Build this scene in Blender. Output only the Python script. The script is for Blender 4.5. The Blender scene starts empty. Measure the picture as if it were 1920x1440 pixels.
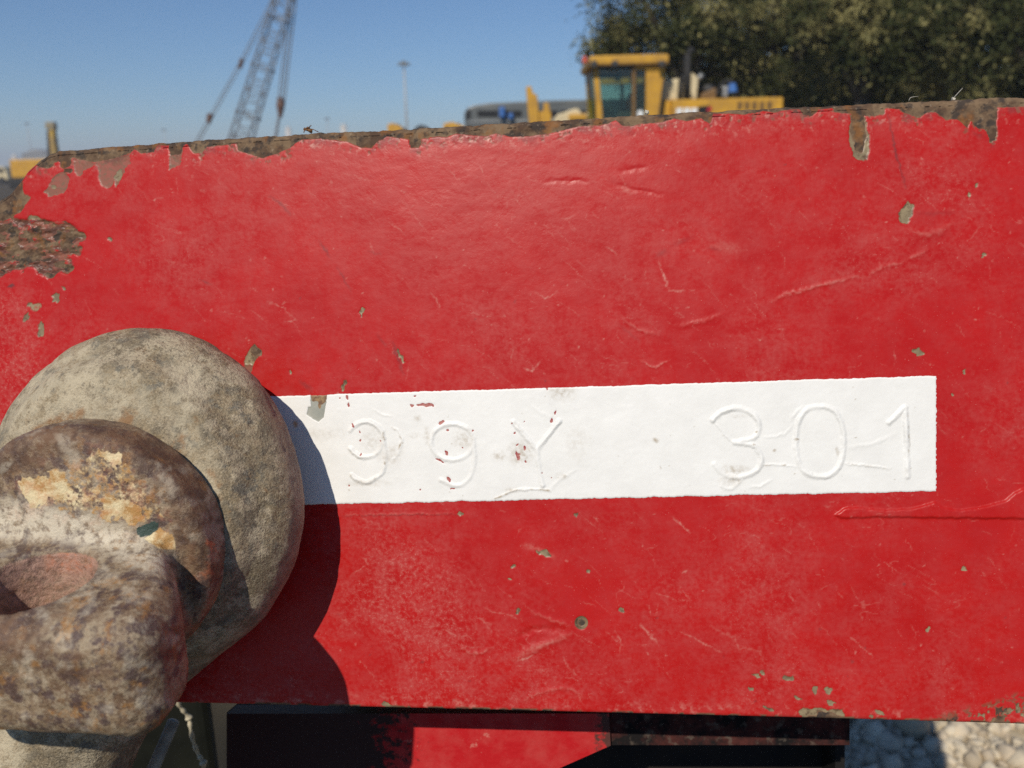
import bpy, math, random
import numpy as np
from mathutils import Matrix, Vector

# ------------------------------------------------------------------ camera, sky, sun, exposure
SC = bpy.context.scene
COL = SC.collection
FPX = 1600.0                       # focal length in units of a 1920 wide frame
PITCH, ROLL = math.radians(14.4), math.radians(1.2)
CAM = np.array((0.0, 0.0, 1.15))
_up = np.array((0.0, math.sin(PITCH), math.cos(PITCH)))
FWD = np.array((0.0, math.cos(PITCH), -math.sin(PITCH)))
RIGHT = math.cos(ROLL) * np.array((1.0, 0, 0)) - math.sin(ROLL) * _up
UP = math.sin(ROLL) * np.array((1.0, 0, 0)) + math.cos(ROLL) * _up
DOWN = -UP
D0 = 0.46                          # distance to the painted plate

cd = bpy.data.cameras.new("camera")
cd.sensor_fit = 'HORIZONTAL'; cd.sensor_width = 36.0; cd.lens = 36.0 * FPX / 1920.0
cd.clip_start = 0.01; cd.clip_end = 12000.0
cd.dof.use_dof = True; cd.dof.focus_distance = 0.455; cd.dof.aperture_fstop = 10.0
cam = bpy.data.objects.new("camera", cd); COL.objects.link(cam)
cam.matrix_world = Matrix(((RIGHT[0], UP[0], -FWD[0], CAM[0]), (RIGHT[1], UP[1], -FWD[1], CAM[1]),
                           (RIGHT[2], UP[2], -FWD[2], CAM[2]), (0, 0, 0, 1)))
SC.camera = cam

SUN_C = np.array((0.33, 0.55, 1.0))            # the way light travels: right, down, away from the lens
sun_w = SUN_C[0] * RIGHT + SUN_C[1] * DOWN + SUN_C[2] * FWD
sun_w /= np.linalg.norm(sun_w)
to_sun = -sun_w
ELEV = math.asin(to_sun[2]); AZ = math.atan2(to_sun[0], to_sun[1])
W = bpy.data.worlds.new("World"); SC.world = W; W.use_nodes = True
wn = W.node_tree.nodes; wl = W.node_tree.links
sky = wn.new('ShaderNodeTexSky'); sky.sky_type = 'NISHITA'; sky.sun_disc = False
sky.sun_elevation = ELEV; sky.sun_rotation = AZ
sky.air_density = 1.0; sky.dust_density = 0.0; sky.ozone_density = 9.5; sky.altitude = 0
bg = wn['Background']; bg.inputs[1].default_value = 0.08
wl.new(sky.outputs[0], bg.inputs[0])
sl = bpy.data.lights.new("sun", 'SUN'); sl.energy = 3.95; sl.angle = math.radians(0.53); sl.color = (1.0, 0.93, 0.81)
so = bpy.data.objects.new("sun", sl); COL.objects.link(so)
so.rotation_euler = Vector(sun_w).to_track_quat('-Z', 'Y').to_euler()
so.location = tuple(to_sun * 50)
SC.view_settings.view_transform = 'Standard'; SC.view_settings.look = 'None'
SC.view_settings.exposure = 0.0; SC.view_settings.gamma = 1.0
SC.render.engine = 'CYCLES'
SC.cycles.use_denoising = False
SC.cycles.max_bounces = 6; SC.cycles.diffuse_bounces = 3; SC.cycles.transparent_max_bounces = 8

# ------------------------------------------------------------------ helpers
def tag(o, label=None, cat=None, group=None, kind=None):
    if label: o['label'] = label
    if cat: o['category'] = cat
    if group: o['group'] = group
    if kind: o['kind'] = kind
    return o

def M4(ex, ey, ez, o):
    return Matrix(((ex[0], ey[0], ez[0], o[0]), (ex[1], ey[1], ez[1], o[1]), (ex[2], ey[2], ez[2], o[2]), (0, 0, 0, 1)))

def empty(name, loc):
    e = bpy.data.objects.new(name, None); COL.objects.link(e); e.location = loc; e.empty_display_size = 0.05
    return e

def parent_to(o, p):
    o.parent = p
    m = Matrix.Translation(p.location) if p.type == 'EMPTY' else p.matrix_basis
    if p.type != 'EMPTY' and p.parent is not None:
        m = p.matrix_basis           # parts are placed by world matrix, their parent's empty is undone by its own inverse
    o.matrix_parent_inverse = m.inverted()
    return o

def obj(name, verts, faces, mat, parent=None, smooth=False, frame=None):
    me = bpy.data.meshes.new(name)
    v = np.asarray(verts, dtype=np.float32).reshape(-1, 3)
    if isinstance(faces, np.ndarray):
        n, k = faces.shape
        me.vertices.add(len(v)); me.vertices.foreach_set('co', v.ravel())
        me.loops.add(n * k); me.loops.foreach_set('vertex_index', faces.ravel().astype(np.int32))
        me.polygons.add(n); me.polygons.foreach_set('loop_start', np.arange(0, n * k, k, dtype=np.int32))
        me.update(calc_edges=True); me.validate()
    else:
        me.from_pydata(v.tolist(), [], faces); me.update()
    if smooth:
        me.polygons.foreach_set('use_smooth', np.ones(len(me.polygons), dtype=bool))
    if mat: me.materials.append(mat)
    o = bpy.data.objects.new(name, me); COL.objects.link(o)
    if frame is not None: o.matrix_basis = frame
    if parent is not None: parent_to(o, parent)
    return o

def attr(o, name, arr):
    a = o.data.attributes.new(name, 'FLOAT_COLOR', 'POINT')
    n = len(o.data.vertices)
    buf = np.ones((n, 4), dtype=np.float32); buf[:, :arr.shape[1]] = arr
    a.data.foreach_set('color', buf.ravel())

# noise ------------------------------------------------------------
def _h(ix, iy, iz, seed):
    with np.errstate(over='ignore'):
        h = (ix.astype(np.uint32) * np.uint32(374761393) + iy.astype(np.uint32) * np.uint32(668265263)
             + iz.astype(np.uint32) * np.uint32(2147483647) + np.uint32(seed * 974711 + 17))
        h = (h ^ (h >> np.uint32(13))) * np.uint32(1274126177)
        h = (h ^ (h >> np.uint32(16))) * np.uint32(2246822519)
        h = h ^ (h >> np.uint32(13))
    return (h & np.uint32(0xffffff)).astype(np.float32) / np.float32(0xffffff)

def vn2(x, y, seed=0):
    x = np.asarray(x, dtype=np.float32); y = np.asarray(y, dtype=np.float32)
    fx = np.floor(x); fy = np.floor(y); tx = x - fx; ty = y - fy
    ix = fx.astype(np.int32); iy = fy.astype(np.int32); z = np.zeros_like(ix)
    tx = tx * tx * tx * (tx * (tx * 6 - 15) + 10); ty = ty * ty * ty * (ty * (ty * 6 - 15) + 10)
    a = _h(ix, iy, z, seed); b = _h(ix + 1, iy, z, seed); c = _h(ix, iy + 1, z, seed); d = _h(ix + 1, iy + 1, z, seed)
    return (a + (b - a) * tx) * (1 - ty) + (c + (d - c) * tx) * ty

def fbm2(x, y, scale, octaves=4, seed=0, rough=0.5):
    s = 0; amp = 1; tot = 0
    c, n = math.cos(0.6), math.sin(0.6)
    x = x / scale; y = y / scale
    for i in range(octaves):
        s = s + amp * vn2(x, y, seed + i * 7); tot += amp; amp *= rough
        x, y = (c * x - n * y) * 2.03 + 3.7, (n * x + c * y) * 2.03 + 1.3
    return s / tot - 0.5

def vn3(p, seed=0):
    f = np.floor(p); t = p - f; i = f.astype(np.int32)
    t = t * t * t * (t * (t * 6 - 15) + 10)
    r = 0
    for dx in (0, 1):
        for dy in (0, 1):
            for dz in (0, 1):
                w = (t[:, 0] if dx else 1 - t[:, 0]) * (t[:, 1] if dy else 1 - t[:, 1]) * (t[:, 2] if dz else 1 - t[:, 2])
                r = r + w * _h(i[:, 0] + dx, i[:, 1] + dy, i[:, 2] + dz, seed)
    return r

def fbm3(p, scale, octaves=4, seed=0, rough=0.5):
    p = np.asarray(p, dtype=np.float32) / scale; s = 0; amp = 1; tot = 0
    for i in range(octaves):
        s = s + amp * vn3(p, seed + i * 5); tot += amp; amp *= rough; p = p * 2.03 + 5.1
    return s / tot - 0.5

def sstep(a, b, x):
    t = np.clip((x - a) / (b - a), 0, 1); return t * t * (3 - 2 * t)

# 2-D stamps: X, Y are arrays of sheet coordinates -------------------
def _sub(X, Y, pts, pad):
    p = np.asarray(pts, dtype=np.float32)
    return np.nonzero((X > p[:, 0].min() - pad) & (X < p[:, 0].max() + pad) & (Y > p[:, 1].min() - pad) & (Y < p[:, 1].max() + pad))

def line_dist(X, Y, pts, closed=False):
    d = np.full(X.shape, 1e9, dtype=np.float32); par = np.zeros(X.shape, dtype=np.float32)
    P = list(pts) + ([pts[0]] if closed else []); L = 0
    tot = sum(math.dist(P[i], P[i + 1]) for i in range(len(P) - 1))
    for i in range(len(P) - 1):
        (ax, ay), (bx, by) = P[i], P[i + 1]
        vx, vy = bx - ax, by - ay; l2 = vx * vx + vy * vy + 1e-9
        t = np.clip(((X - ax) * vx + (Y - ay) * vy) / l2, 0, 1)
        dd = np.hypot(X - ax - t * vx, Y - ay - t * vy)
        m = dd < d; d = np.where(m, dd, d); par = np.where(m, (L + t * math.sqrt(l2)) / tot, par)
        L += math.sqrt(l2)
    return d, par

def poly_sd(X, Y, pts):
    d, _ = line_dist(X, Y, pts, True)
    inside = np.zeros(X.shape, dtype=bool); n = len(pts)
    for i in range(n):
        (ax, ay), (bx, by) = pts[i], pts[(i + 1) % n]
        c = ((ay > Y) != (by > Y))
        xi = (bx - ax) * (Y - ay) / ((by - ay) if by != ay else 1e-9) + ax
        inside ^= c & (X < xi)
    return np.where(inside, d, -d)          # positive inside

def smooth_line(pts, n=6):
    P = [np.array(p, float) for p in pts]; P = [2 * P[0] - P[1]] + P + [2 * P[-1] - P[-2]]; out = []
    for i in range(1, len(P) - 2):
        for k in range(n):
            t = k / n; a, b, c, d = P[i - 1], P[i], P[i + 1], P[i + 2]
            out.append(tuple(0.5 * (2 * b + (c - a) * t + (2 * a - 5 * b + 4 * c - d) * t * t + (3 * b - a - 3 * c + d) * t ** 3)))
    out.append(tuple(P[-2])); return out

# shader nodes -----------------------------------------------------
class Mat:
    def __init__(self, name, rough=0.6, metal=0.0, spec=0.5):
        self.m = bpy.data.materials.new(name); self.m.use_nodes = True
        self.t = self.m.node_tree; self.b = self.t.nodes['Principled BSDF']
        self.b.inputs['Roughness'].default_value = rough; self.b.inputs['Metallic'].default_value = metal
        self.b.inputs['Specular IOR Level'].default_value = spec
        self._co = None
    def node(self, kind, **kw):
        n = self.t.nodes.new(kind)
        for k, v in kw.items(): setattr(n, k, v)
        return n
    def put(self, sock, v):
        if hasattr(v, 'is_linked') or isinstance(v, bpy.types.NodeSocket): self.t.links.new(v, sock)
        else:
            if isinstance(v, tuple) and len(v) == 3 and sock.type == 'RGBA': v = (*v, 1)
            sock.default_value = v
    def co(self):
        if self._co is None: self._co = self.node('ShaderNodeTexCoord').outputs['Object']
        return self._co
    def noise(self, scale, detail=5, rough=0.55, dist=0.0, stretch=None, off=None):
        n = self.node('ShaderNodeTexNoise'); c = self.co()
        if stretch or off:
            mp = self.node('ShaderNodeMapping'); mp.inputs['Scale'].default_value = stretch or (1, 1, 1)
            mp.inputs['Location'].default_value = off or (0, 0, 0); self.put(mp.inputs[0], c); c = mp.outputs[0]
        self.put(n.inputs['Vector'], c)
        n.inputs['Scale'].default_value = scale; n.inputs['Detail'].default_value = detail
        n.inputs['Roughness'].default_value = rough; n.inputs['Distortion'].default_value = dist
        return n.outputs['Fac']
    def voro(self, scale, feature='F1'):
        n = self.node('ShaderNodeTexVoronoi', feature=feature); self.put(n.inputs['Vector'], self.co()); n.inputs['Scale'].default_value = scale
        return n.outputs
    def ramp(self, f, *stops, interp='LINEAR'):
        r = self.node('ShaderNodeValToRGB'); r.color_ramp.interpolation = interp; e = r.color_ramp.elements
        while len(e) < len(stops): e.new(0.5)
        for q, (p, c) in zip(e, stops):
            q.position = p; q.color = (c, c, c, 1) if not isinstance(c, tuple) else (*c, 1)
        self.put(r.inputs[0], f); return r.outputs[0]
    def mix(self, f, a, b, mode='MIX'):
        n = self.node('ShaderNodeMix', data_type='RGBA', blend_type=mode)
        self.put(n.inputs[0], f); self.put(n.inputs[6], a); self.put(n.inputs[7], b); return n.outputs[2]
    def math(self, op, a, b=0.0, c=0.0, clamp=False):
        n = self.node('ShaderNodeMath', operation=op, use_clamp=clamp)
        self.put(n.inputs[0], a); self.put(n.inputs[1], b); self.put(n.inputs[2], c); return n.outputs[0]
    def attr(self, name):
        a = self.node('ShaderNodeAttribute', attribute_name=name); s = self.node('ShaderNodeSeparateColor')
        self.put(s.inputs[0], a.outputs['Color']); return s.outputs
    def color(self, c): self.put(self.b.inputs['Base Color'], c); return self
    def rough(self, r): self.put(self.b.inputs['Roughness'], r); return self
    def bump(self, h, dist=0.001, strength=1.0):
        n = self.node('ShaderNodeBump'); n.inputs['Distance'].default_value = dist; n.inputs['Strength'].default_value = strength
        self.put(n.inputs['Height'], h); self.put(self.b.inputs['Normal'], n.outputs[0]); return self

def plain(name, c1, c2=None, scale=6.0, rough=0.6, metal=0.0, spec=0.4):
    m = Mat(name, rough, metal, spec)
    c2 = c2 or tuple(0.75 * q for q in c1)
    return m.color(m.mix(m.ramp(m.noise(scale, 6), (0.35, 0.0), (0.65, 1.0)), c1, c2)).m

# ------------------------------------------------------------------ frames
def cam2world(P):                       # right, down, forward -> world
    P = np.asarray(P, dtype=np.float64)
    return CAM + P[..., 0:1] * RIGHT + P[..., 1:2] * DOWN + P[..., 2:3] * FWD
YAW = 0.116
nrm = -np.array((YAW, 0.0, 1.0)); nrm /= np.linalg.norm(nrm)            # plate normal, camera frame
eu = np.array((1.0, -0.020, -YAW)); eu -= nrm * eu.dot(nrm); eu /= np.linalg.norm(eu)
ev = np.cross(eu, nrm); ev = ev if ev[1] < 0 else -ev                   # up along the plate
O_C = np.array((0, 0, D0))
def rot(v): return v[0] * RIGHT + v[1] * DOWN + v[2] * FWD
PLATE = M4(rot(eu), rot(ev), rot(nrm), cam2world(O_C))
def uv2s(u, v, w=0.0):                  # plate metres -> sheet coordinates
    x = O_C[0] + u * eu[0] + v * ev[0] + w * nrm[0]; y = O_C[1] + u * eu[1] + v * ev[1] + w * nrm[1]; z = O_C[2] + u * eu[2] + v * ev[2] + w * nrm[2]
    return 960 + FPX * x / z, 720 + FPX * y / z
def s2uv(x, y, w=0.0):                  # sheet coordinates -> plate metres on the plane w
    x = np.asarray(x, float); y = np.asarray(y, float)
    d = np.stack(((x - 960) / FPX, (y - 720) / FPX, np.ones_like(x)), -1)
    o = O_C + w * nrm; t = o.dot(nrm) / (d @ nrm)
    q = d * t[..., None] - O_C
    return q @ eu, q @ ev
def at(px, py, Y):                      # a point of the yard, Y metres in front
    d = (px - 960) / FPX * RIGHT + (py - 720) / FPX * DOWN + FWD
    return CAM + d * (Y / d[1])

# ------------------------------------------------------------------ materials of the beam
def make_red():
    m = Mat('red_paint', 0.42, 0, 0.20)
    A = m.attr('wear'); B = m.attr('marks')
    n1 = m.noise(22, 6, 0.6); n2 = m.noise(90, 6, 0.62); n3 = m.noise(420, 4, 0.6); n4 = m.noise(1300, 2, 0.6)
    red = m.mix(m.ramp(n1, (0.3, 0.0), (0.7, 1.0)), (0.390, 0.0075, 0.0070), (0.46, 0.0125, 0.0110))
    red = m.mix(m.ramp(n2, (0.42, 0.0), (0.75, 0.55)), red, (0.385, 0.018, 0.020))
    # chalky bloom
    ch = m.math('MULTIPLY', m.ramp(m.math('MULTIPLY_ADD', n3, 0.6, m.math('MULTIPLY', n2, 0.5)), (0.46, 0.0), (0.74, 1.0)), B[2], clamp=True)
    red = m.mix(m.math('MULTIPLY', ch, 0.6), red, (0.48, 0.105, 0.090))
    dust = m.math('MULTIPLY', m.ramp(m.math('MULTIPLY_ADD', n4, 0.55, m.math('MULTIPLY', n3, 0.5)), (0.56, 0.0), (0.66, 1.0)), m.ramp(B[2], (0.6, 0.0), (1.1, 0.26)), clamp=True)
    red = m.mix(dust, red, (0.58, 0.27, 0.22))
    spk = m.ramp(n4, (0.70, 0.0), (0.77, 1.0))
    red = m.mix(m.math('MULTIPLY', spk, 0.55), red, (0.62, 0.30, 0.26))
    # smudges
    red = m.mix(m.math('MULTIPLY', B[1], 0.8, clamp=True), red, (0.085, 0.045, 0.045))
    red = m.mix(m.math('MULTIPLY', B[0], m.ramp(n3, (0.30, 0.12), (0.62, 0.8)), clamp=True), red, (0.60, 0.30, 0.24))
    # primer
    pr = m.mix(m.ramp(n2, (0.35, 0.0), (0.65, 1.0)), (0.235, 0.105, 0.070), (0.29, 0.085, 0.060))
    pr = m.mix(m.ramp(n3, (0.52, 0.0), (0.66, 0.8)), pr, (0.16, 0.10, 0.06))
    pr = m.mix(m.math('MULTIPLY', B[1], 0.85, clamp=True), pr, (0.060, 0.032, 0.025))
    def edge(a): return m.ramp(m.math('MULTIPLY_ADD', m.math('SUBTRACT', n3, 0.5), 0.5, a), (0.40, 0.0), (0.60, 1.0))
    c = m.mix(edge(A[1]), red, pr)
    # grey undercoat
    gr = m.mix(m.ramp(n2, (0.4, 0.0), (0.6, 1.0)), (0.29, 0.225, 0.130), (0.18, 0.135, 0.080))
    gr = m.mix(m.ramp(m.noise(200, 5, 0.65, off=(5, 5, 0)), (0.52, 0.0), (0.62, 0.8)), gr, (0.10, 0.06, 0.035))
    c = m.mix(m.ramp(A[2], (0.10, 0.0), (0.36, 0.75), (0.60, 0.0)), c, (0.16, 0.075, 0.040))
    c = m.mix(edge(A[2]), c, gr)
    # bare, rusting steel
    ru = m.mix(m.ramp(m.noise(60, 7, 0.65), (0.42, 0.0), (0.57, 1.0)), (0.19, 0.125, 0.073), (0.085, 0.050, 0.032))
    ru = m.mix(m.ramp(m.noise(140, 6, 0.6, off=(3, 1, 0)), (0.50, 0.0), (0.60, 0.9)), ru, (0.045, 0.035, 0.030))
    ru = m.mix(m.ramp(m.noise(75, 5, 0.6, off=(7, 2, 0)), (0.55, 0.0), (0.65, 0.7)), ru, (0.24, 0.10, 0.030))
    ru = m.mix(m.ramp(n3, (0.60, 0.0), (0.74, 0.6)), ru, (0.30, 0.23, 0.16))
    fa = edge(A[0])
    c = m.mix(m.ramp(A[0], (0.08, 0.0), (0.34, 0.7), (0.60, 0.0)), c, (0.20, 0.085, 0.050))
    c = m.mix(fa, c, ru)
    m.color(c)
    r = m.mix(fa, m.mix(ch, m.ramp(n2, (0.3, 0.30), (0.7, 0.42)), (0.55, 0.55, 0.55)), (0.85, 0.85, 0.85))
    m.rough(r)
    h = m.math('MULTIPLY_ADD', n4, 0.25, m.math('MULTIPLY_ADD', n3, 0.6, m.math('MULTIPLY', n2, 0.9)))
    m.bump(h, 0.0003, 0.35)
    return m.m

def make_white():
    m = Mat('white_paint', 0.5, 0, 0.4)
    A = m.attr('wear'); B = m.attr('marks')
    n2 = m.noise(60, 6, 0.6); n3 = m.noise(420, 4, 0.6); n4 = m.noise(1200, 2)
    w = m.mix(m.ramp(n2, (0.3, 0.0), (0.7, 1.0)), (0.81, 0.795, 0.755), (0.75, 0.735, 0.695))
    w = m.mix(m.math('MULTIPLY', m.ramp(n4, (0.70, 0.0), (0.78, 1.0)), 0.35), w, (0.38, 0.34, 0.27))
    w = m.mix(m.math('MULTIPLY', B[1], m.ramp(n3, (0.4, 0.15), (0.65, 1.0)), clamp=True), w, (0.34, 0.26, 0.16))
    def edge(a): return m.ramp(m.math('MULTIPLY_ADD', m.math('SUBTRACT', n3, 0.5), 0.7, a), (0.44, 0.0), (0.56, 1.0))
    w = m.mix(edge(A[1]), w, m.mix(m.ramp(n3, (0.4, 0), (0.6, 1)), (0.30, 0.035, 0.04), (0.42, 0.16, 0.13)))
    w = m.mix(edge(A[2]), w, m.mix(m.ramp(n2, (0.4, 0), (0.6, 1)), (0.27, 0.28, 0.24), (0.36, 0.36, 0.31)))
    w = m.mix(edge(A[0]), w, m.mix(m.ramp(n3, (0.4, 0), (0.6, 1)), (0.16, 0.085, 0.045), (0.30, 0.19, 0.09)))
    w = m.mix(B[0], w, (0.62, 0.28, 0.06))
    m.color(w); m.bump(m.math('MULTIPLY_ADD', n3, 0.5, n2), 0.0002, 0.4)
    return m.m

RED = make_red(); WHITE = make_white()
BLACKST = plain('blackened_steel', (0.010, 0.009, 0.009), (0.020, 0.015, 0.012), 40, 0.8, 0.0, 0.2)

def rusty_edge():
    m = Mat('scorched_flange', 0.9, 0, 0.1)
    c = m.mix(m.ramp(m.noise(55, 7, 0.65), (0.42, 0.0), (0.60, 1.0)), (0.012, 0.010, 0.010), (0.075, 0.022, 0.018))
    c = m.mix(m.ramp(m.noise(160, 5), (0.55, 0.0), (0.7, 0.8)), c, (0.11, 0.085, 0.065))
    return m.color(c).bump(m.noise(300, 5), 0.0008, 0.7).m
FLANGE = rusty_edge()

# ------------------------------------------------------------------ the red plate
TOP_E = [(-70, 460), (-30, 398), (0, 370), (11, 363), (24, 352), (34, 340), (42, 328), (51, 316), (61, 305), (75, 293.5), (90, 284.5), (107, 279), (250, 269), (400, 258),
         (580, 247), (740, 240), (1080, 220), (1300, 207.5), (1471, 198), (1596, 192), (1920, 178.5), (2700, 146)]
BOT_E = [(-70, 1312), (330, 1319), (1000, 1335), (1593, 1350), (1920, 1360), (2700, 1384)]
def curve_in_plate(pts):
    u, v = s2uv([p[0] for p in pts], [p[1] for p in pts]); return u, v
tu, tv = curve_in_plate(TOP_E); bu, bv = curve_in_plate(BOT_E)
U_L = s2uv(-66, 700)[0]; U_0 = s2uv(-20, 300)[0]; U_1 = s2uv(1960, 700)[0]; U_R = s2uv(2640, 700)[0]
us = np.concatenate((np.linspace(U_L, U_0, 24)[:-1], np.linspace(U_0, U_1, 1010), np.linspace(U_1, U_R, 60)[1:]))
NV = 610
ts = np.linspace(0, 1, NV)
ts = np.concatenate(([0, 0.0015, 0.003, 0.0045], ts[4:-7], [0.9885, 0.9905, 0.9925, 0.9945, 0.9962, 0.9978, 0.999, 1.0]))
NV = len(ts)
vt = np.interp(us, tu, tv); vb = np.interp(us, bu, bv)
UU = np.repeat(us[None, :], NV, 0); VV = vb[None, :] + ts[:, None] * (vt - vb)[None, :]
# small nicks along the rolled top edge
nick = (fbm2(us * 1000, us * 0, 3.0, 3, 5) * 0.0011 + fbm2(us * 1000, us * 0, 14.0, 2, 9) * 0.0010).astype(float)
VV[-9:, :] += nick[None, :] * np.linspace(0, 1, 9)[:, None]
X, Y = uv2s(UU, VV)
X = X.astype(np.float32); Y = Y.astype(np.float32)

def plate_low(X, Y):                    # gentle waves of the hand-painted sheet, metres
    return fbm2(X, Y, 260, 3, 21) * 0.0009 + fbm2(X, Y * 1.3, 70, 3, 31) * 0.00022
H = plate_low(X, Y)
H = H + fbm2(X, Y * 1.5, 22, 3, 41) * 0.00009
bare = np.zeros_like(X); prim = np.zeros_like(X); grey = np.zeros_like(X)
scuff_glint = np.zeros_like(X); dark = np.zeros_like(X); chalk = np.zeros_like(X)

wx = X + fbm2(X, Y, 14, 4, 51, 0.6) * 15; wy = Y + fbm2(X, Y, 14, 4, 61, 0.6) * 15
wx2 = X + fbm2(X, Y, 11, 4, 52, 0.65) * 9; wy2 = Y + fbm2(X, Y, 11, 4, 62, 0.65) * 9

def stamp(mask, pts, soft=2.0, fine=True, amt=1.0):
    i = _sub(X, Y, pts, 14)
    a, b = (wx2, wy2) if fine else (wx, wy)
    sd = poly_sd(a[i], b[i], pts)
    mask[i] = np.maximum(mask[i], amt * sstep(-soft, soft, sd))
def blob(mask, cx, cy, rx, ry=None, ang=0, amt=1.0):
    ry = ry or rx; c, s = math.cos(ang), math.sin(ang)
    g_ = random.Random(int(cx * 7 + cy * 13)); k_ = [g_.uniform(0.55, 1.25) for _ in range(11)]
    stamp(mask, [(cx + k * (rx * math.cos(t) * c - ry * math.sin(t) * s), cy + k * (rx * math.cos(t) * s + ry * math.sin(t) * c)) for k, t in zip(k_, np.linspace(0, 6.283, 12)[:-1])], 1.3, True, amt)
def scratch(mask, pts, width=1.2, amt=1.0, fade=True, warp=True):
    i = _sub(X, Y, pts, width * 4 + 6)
    d, t = line_dist((wx2 if warp else X)[i], (wy2 if warp else Y)[i], pts)
    f = (0.35 + 0.65 * np.sin(np.clip(t, 0, 1) * math.pi)) if fade else 1
    mask[i] = np.maximum(mask[i], amt * f * np.exp(-(d / width) ** 2))

RUST = [(42, 337), (45, 324), (64, 308), (81, 316), (90, 317), (99, 312), (99, 307), (111, 303), (113, 314), (120, 318), (131, 312), (135, 297), (150, 300), (175, 305), (190, 302), (215, 297), (244, 288),
        (251, 279), (266, 288), (289, 286), (292, 272), (315, 272), (319, 292), (338, 290), (343, 273), (349, 270), (356, 279), (363, 287), (377, 288), (387, 277), (443, 270), (447, 283), (467, 290),
        (493, 297), (520, 288), (540, 280), (553, 270), (567, 262), (600, 261), (651, 266), (677, 278), (697, 278), (709, 266), (726, 257), (746, 260), (768, 262), (770, 278), (788, 278), (790, 262),
        (819, 256), (839, 258), (855, 251), (881, 255), (913, 256), (932, 251), (965, 258), (1001, 255), (1056, 246), (1085, 238), (1125, 236), (1140, 233), (1154, 225), (1165, 236), (1183, 238),
        (1198, 233), (1238, 231), (1263, 223), (1287, 228), (1314, 222), (1331, 232), (1338, 212), (1397, 215), (1431, 208), (1451, 211), (1484, 204), (1500, 204), (1506, 215), (1522, 218), (1533, 211),
        (1535, 205), (1562, 202), (1565, 211), (1590, 214), (1633, 218), (1657, 215), (1660, 203), (1687, 205), (1692, 211), (1725, 222), (1738, 211), (1755, 211), (1774, 226), (1795, 224), (1814, 241),
        (1820, 225), (1833, 241), (1849, 244), (1858, 268), (1866, 263), (1868, 249), (1871, 214), (1866, 202), (1920, 200), (2000, 197), (2300, 180), (2700, 165)]
wx3 = wx2 * 0.38 + X * 0.62; wy3 = wy2 * 0.38 + Y * 0.62
rb = np.interp(wx3, [p[0] for p in RUST], [p[1] for p in RUST])
m_ = sstep(-2.6, 2.6, rb - 1.0 - wy3) * (wx3 > 41)
bare = np.maximum(bare, m_)
marg = sstep(26, 0, wy - rb) * (wy3 > rb - 3) * (wx3 > 41)
dark = np.maximum(dark, 0.55 * marg * sstep(-0.05, 0.18, fbm2(X, Y, 20, 4, 55, 0.6)))
bare = np.maximum(bare, 0.5 * marg * sstep(0.10, 0.2, fbm2(X, Y, 9, 3, 57, 0.6)))
stamp(bare, [(-80, 300), (60, 290), (44, 325), (42, 340), (44, 354), (47, 365), (56, 371), (50, 381), (44, 389), (34, 400), (19, 408), (0, 415), (-80, 470)])
z7 = lambda L: [(x * 0.1875, 200 + y * 0.1875) for x, y in L]
stamp(prim, z7([(735, 530), (745, 640), (770, 700), (800, 680), (850, 625), (900, 620), (935, 575), (880, 530), (800, 500)]))
stamp(prim, z7([(940, 570), (980, 640), (985, 730), (1010, 780), (1080, 815), (1110, 800), (1140, 750), (1160, 800), (1190, 770), (1240, 680), (1250, 610), (1290, 560), (1300, 470), (1180, 500), (1000, 520)]))
stamp(prim, z7([(430, 860), (490, 800), (510, 720), (560, 670), (640, 650), (690, 690), (700, 730), (660, 850), (540, 885), (490, 910)]))
stamp(prim, z7([(1685, 380), (1830, 380), (1800, 590), (1700, 630), (1690, 600)]))
blob(grey, 222, 330, 8, 12); blob(grey, 100, 350, 5, 4); blob(bare, 128, 321, 8, 4)
# the gouged scar at the left end
SCAR = [(-40, 405), (0, 413), (67, 410), (117, 417), (147, 433), (160, 440), (157, 453), (143, 457), (153, 473), (137, 477), (137, 503), (113, 513), (87, 520), (57, 500), (27, 510), (0, 517), (-40, 530)]
scar = np.zeros_like(X); stamp(scar, SCAR, 4.0, False)
sn = fbm2(X * 0.6, Y * 1.6, 13, 4, 71, 0.65)
H = H - scar * (0.0006 + sn * 0.0030)
prim = np.maximum(prim, scar * sstep(-0.22, -0.05, sn)); bare = np.maximum(bare, scar * (0.12 + 0.7 * sstep(-0.10, 0.10, fbm2(X * 0.5, Y, 11, 4, 73, 0.65))))
dark = np.maximum(dark, scar * sstep(-0.12, 0.10, fbm2(X * 0.5, Y, 12, 4, 75, 0.65)))
blob(bare, 126, 447, 14, 20, 0.5); blob(dark, 130, 440, 10, 16, 0.6)
for c in ((104, 558, 8, 11), (48, 595, 6, 8), (78, 620, 7, 15), (56, 572, 6, 4), (20, 537, 7, 4), (120, 540, 4), (205, 447, 5, 4), (62, 408, 14, 5)):
    blob(grey if c[0] != 20 else dark, *c[:4])
blob(grey, 66, 575, 12, 8, 0, 0.55)
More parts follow.
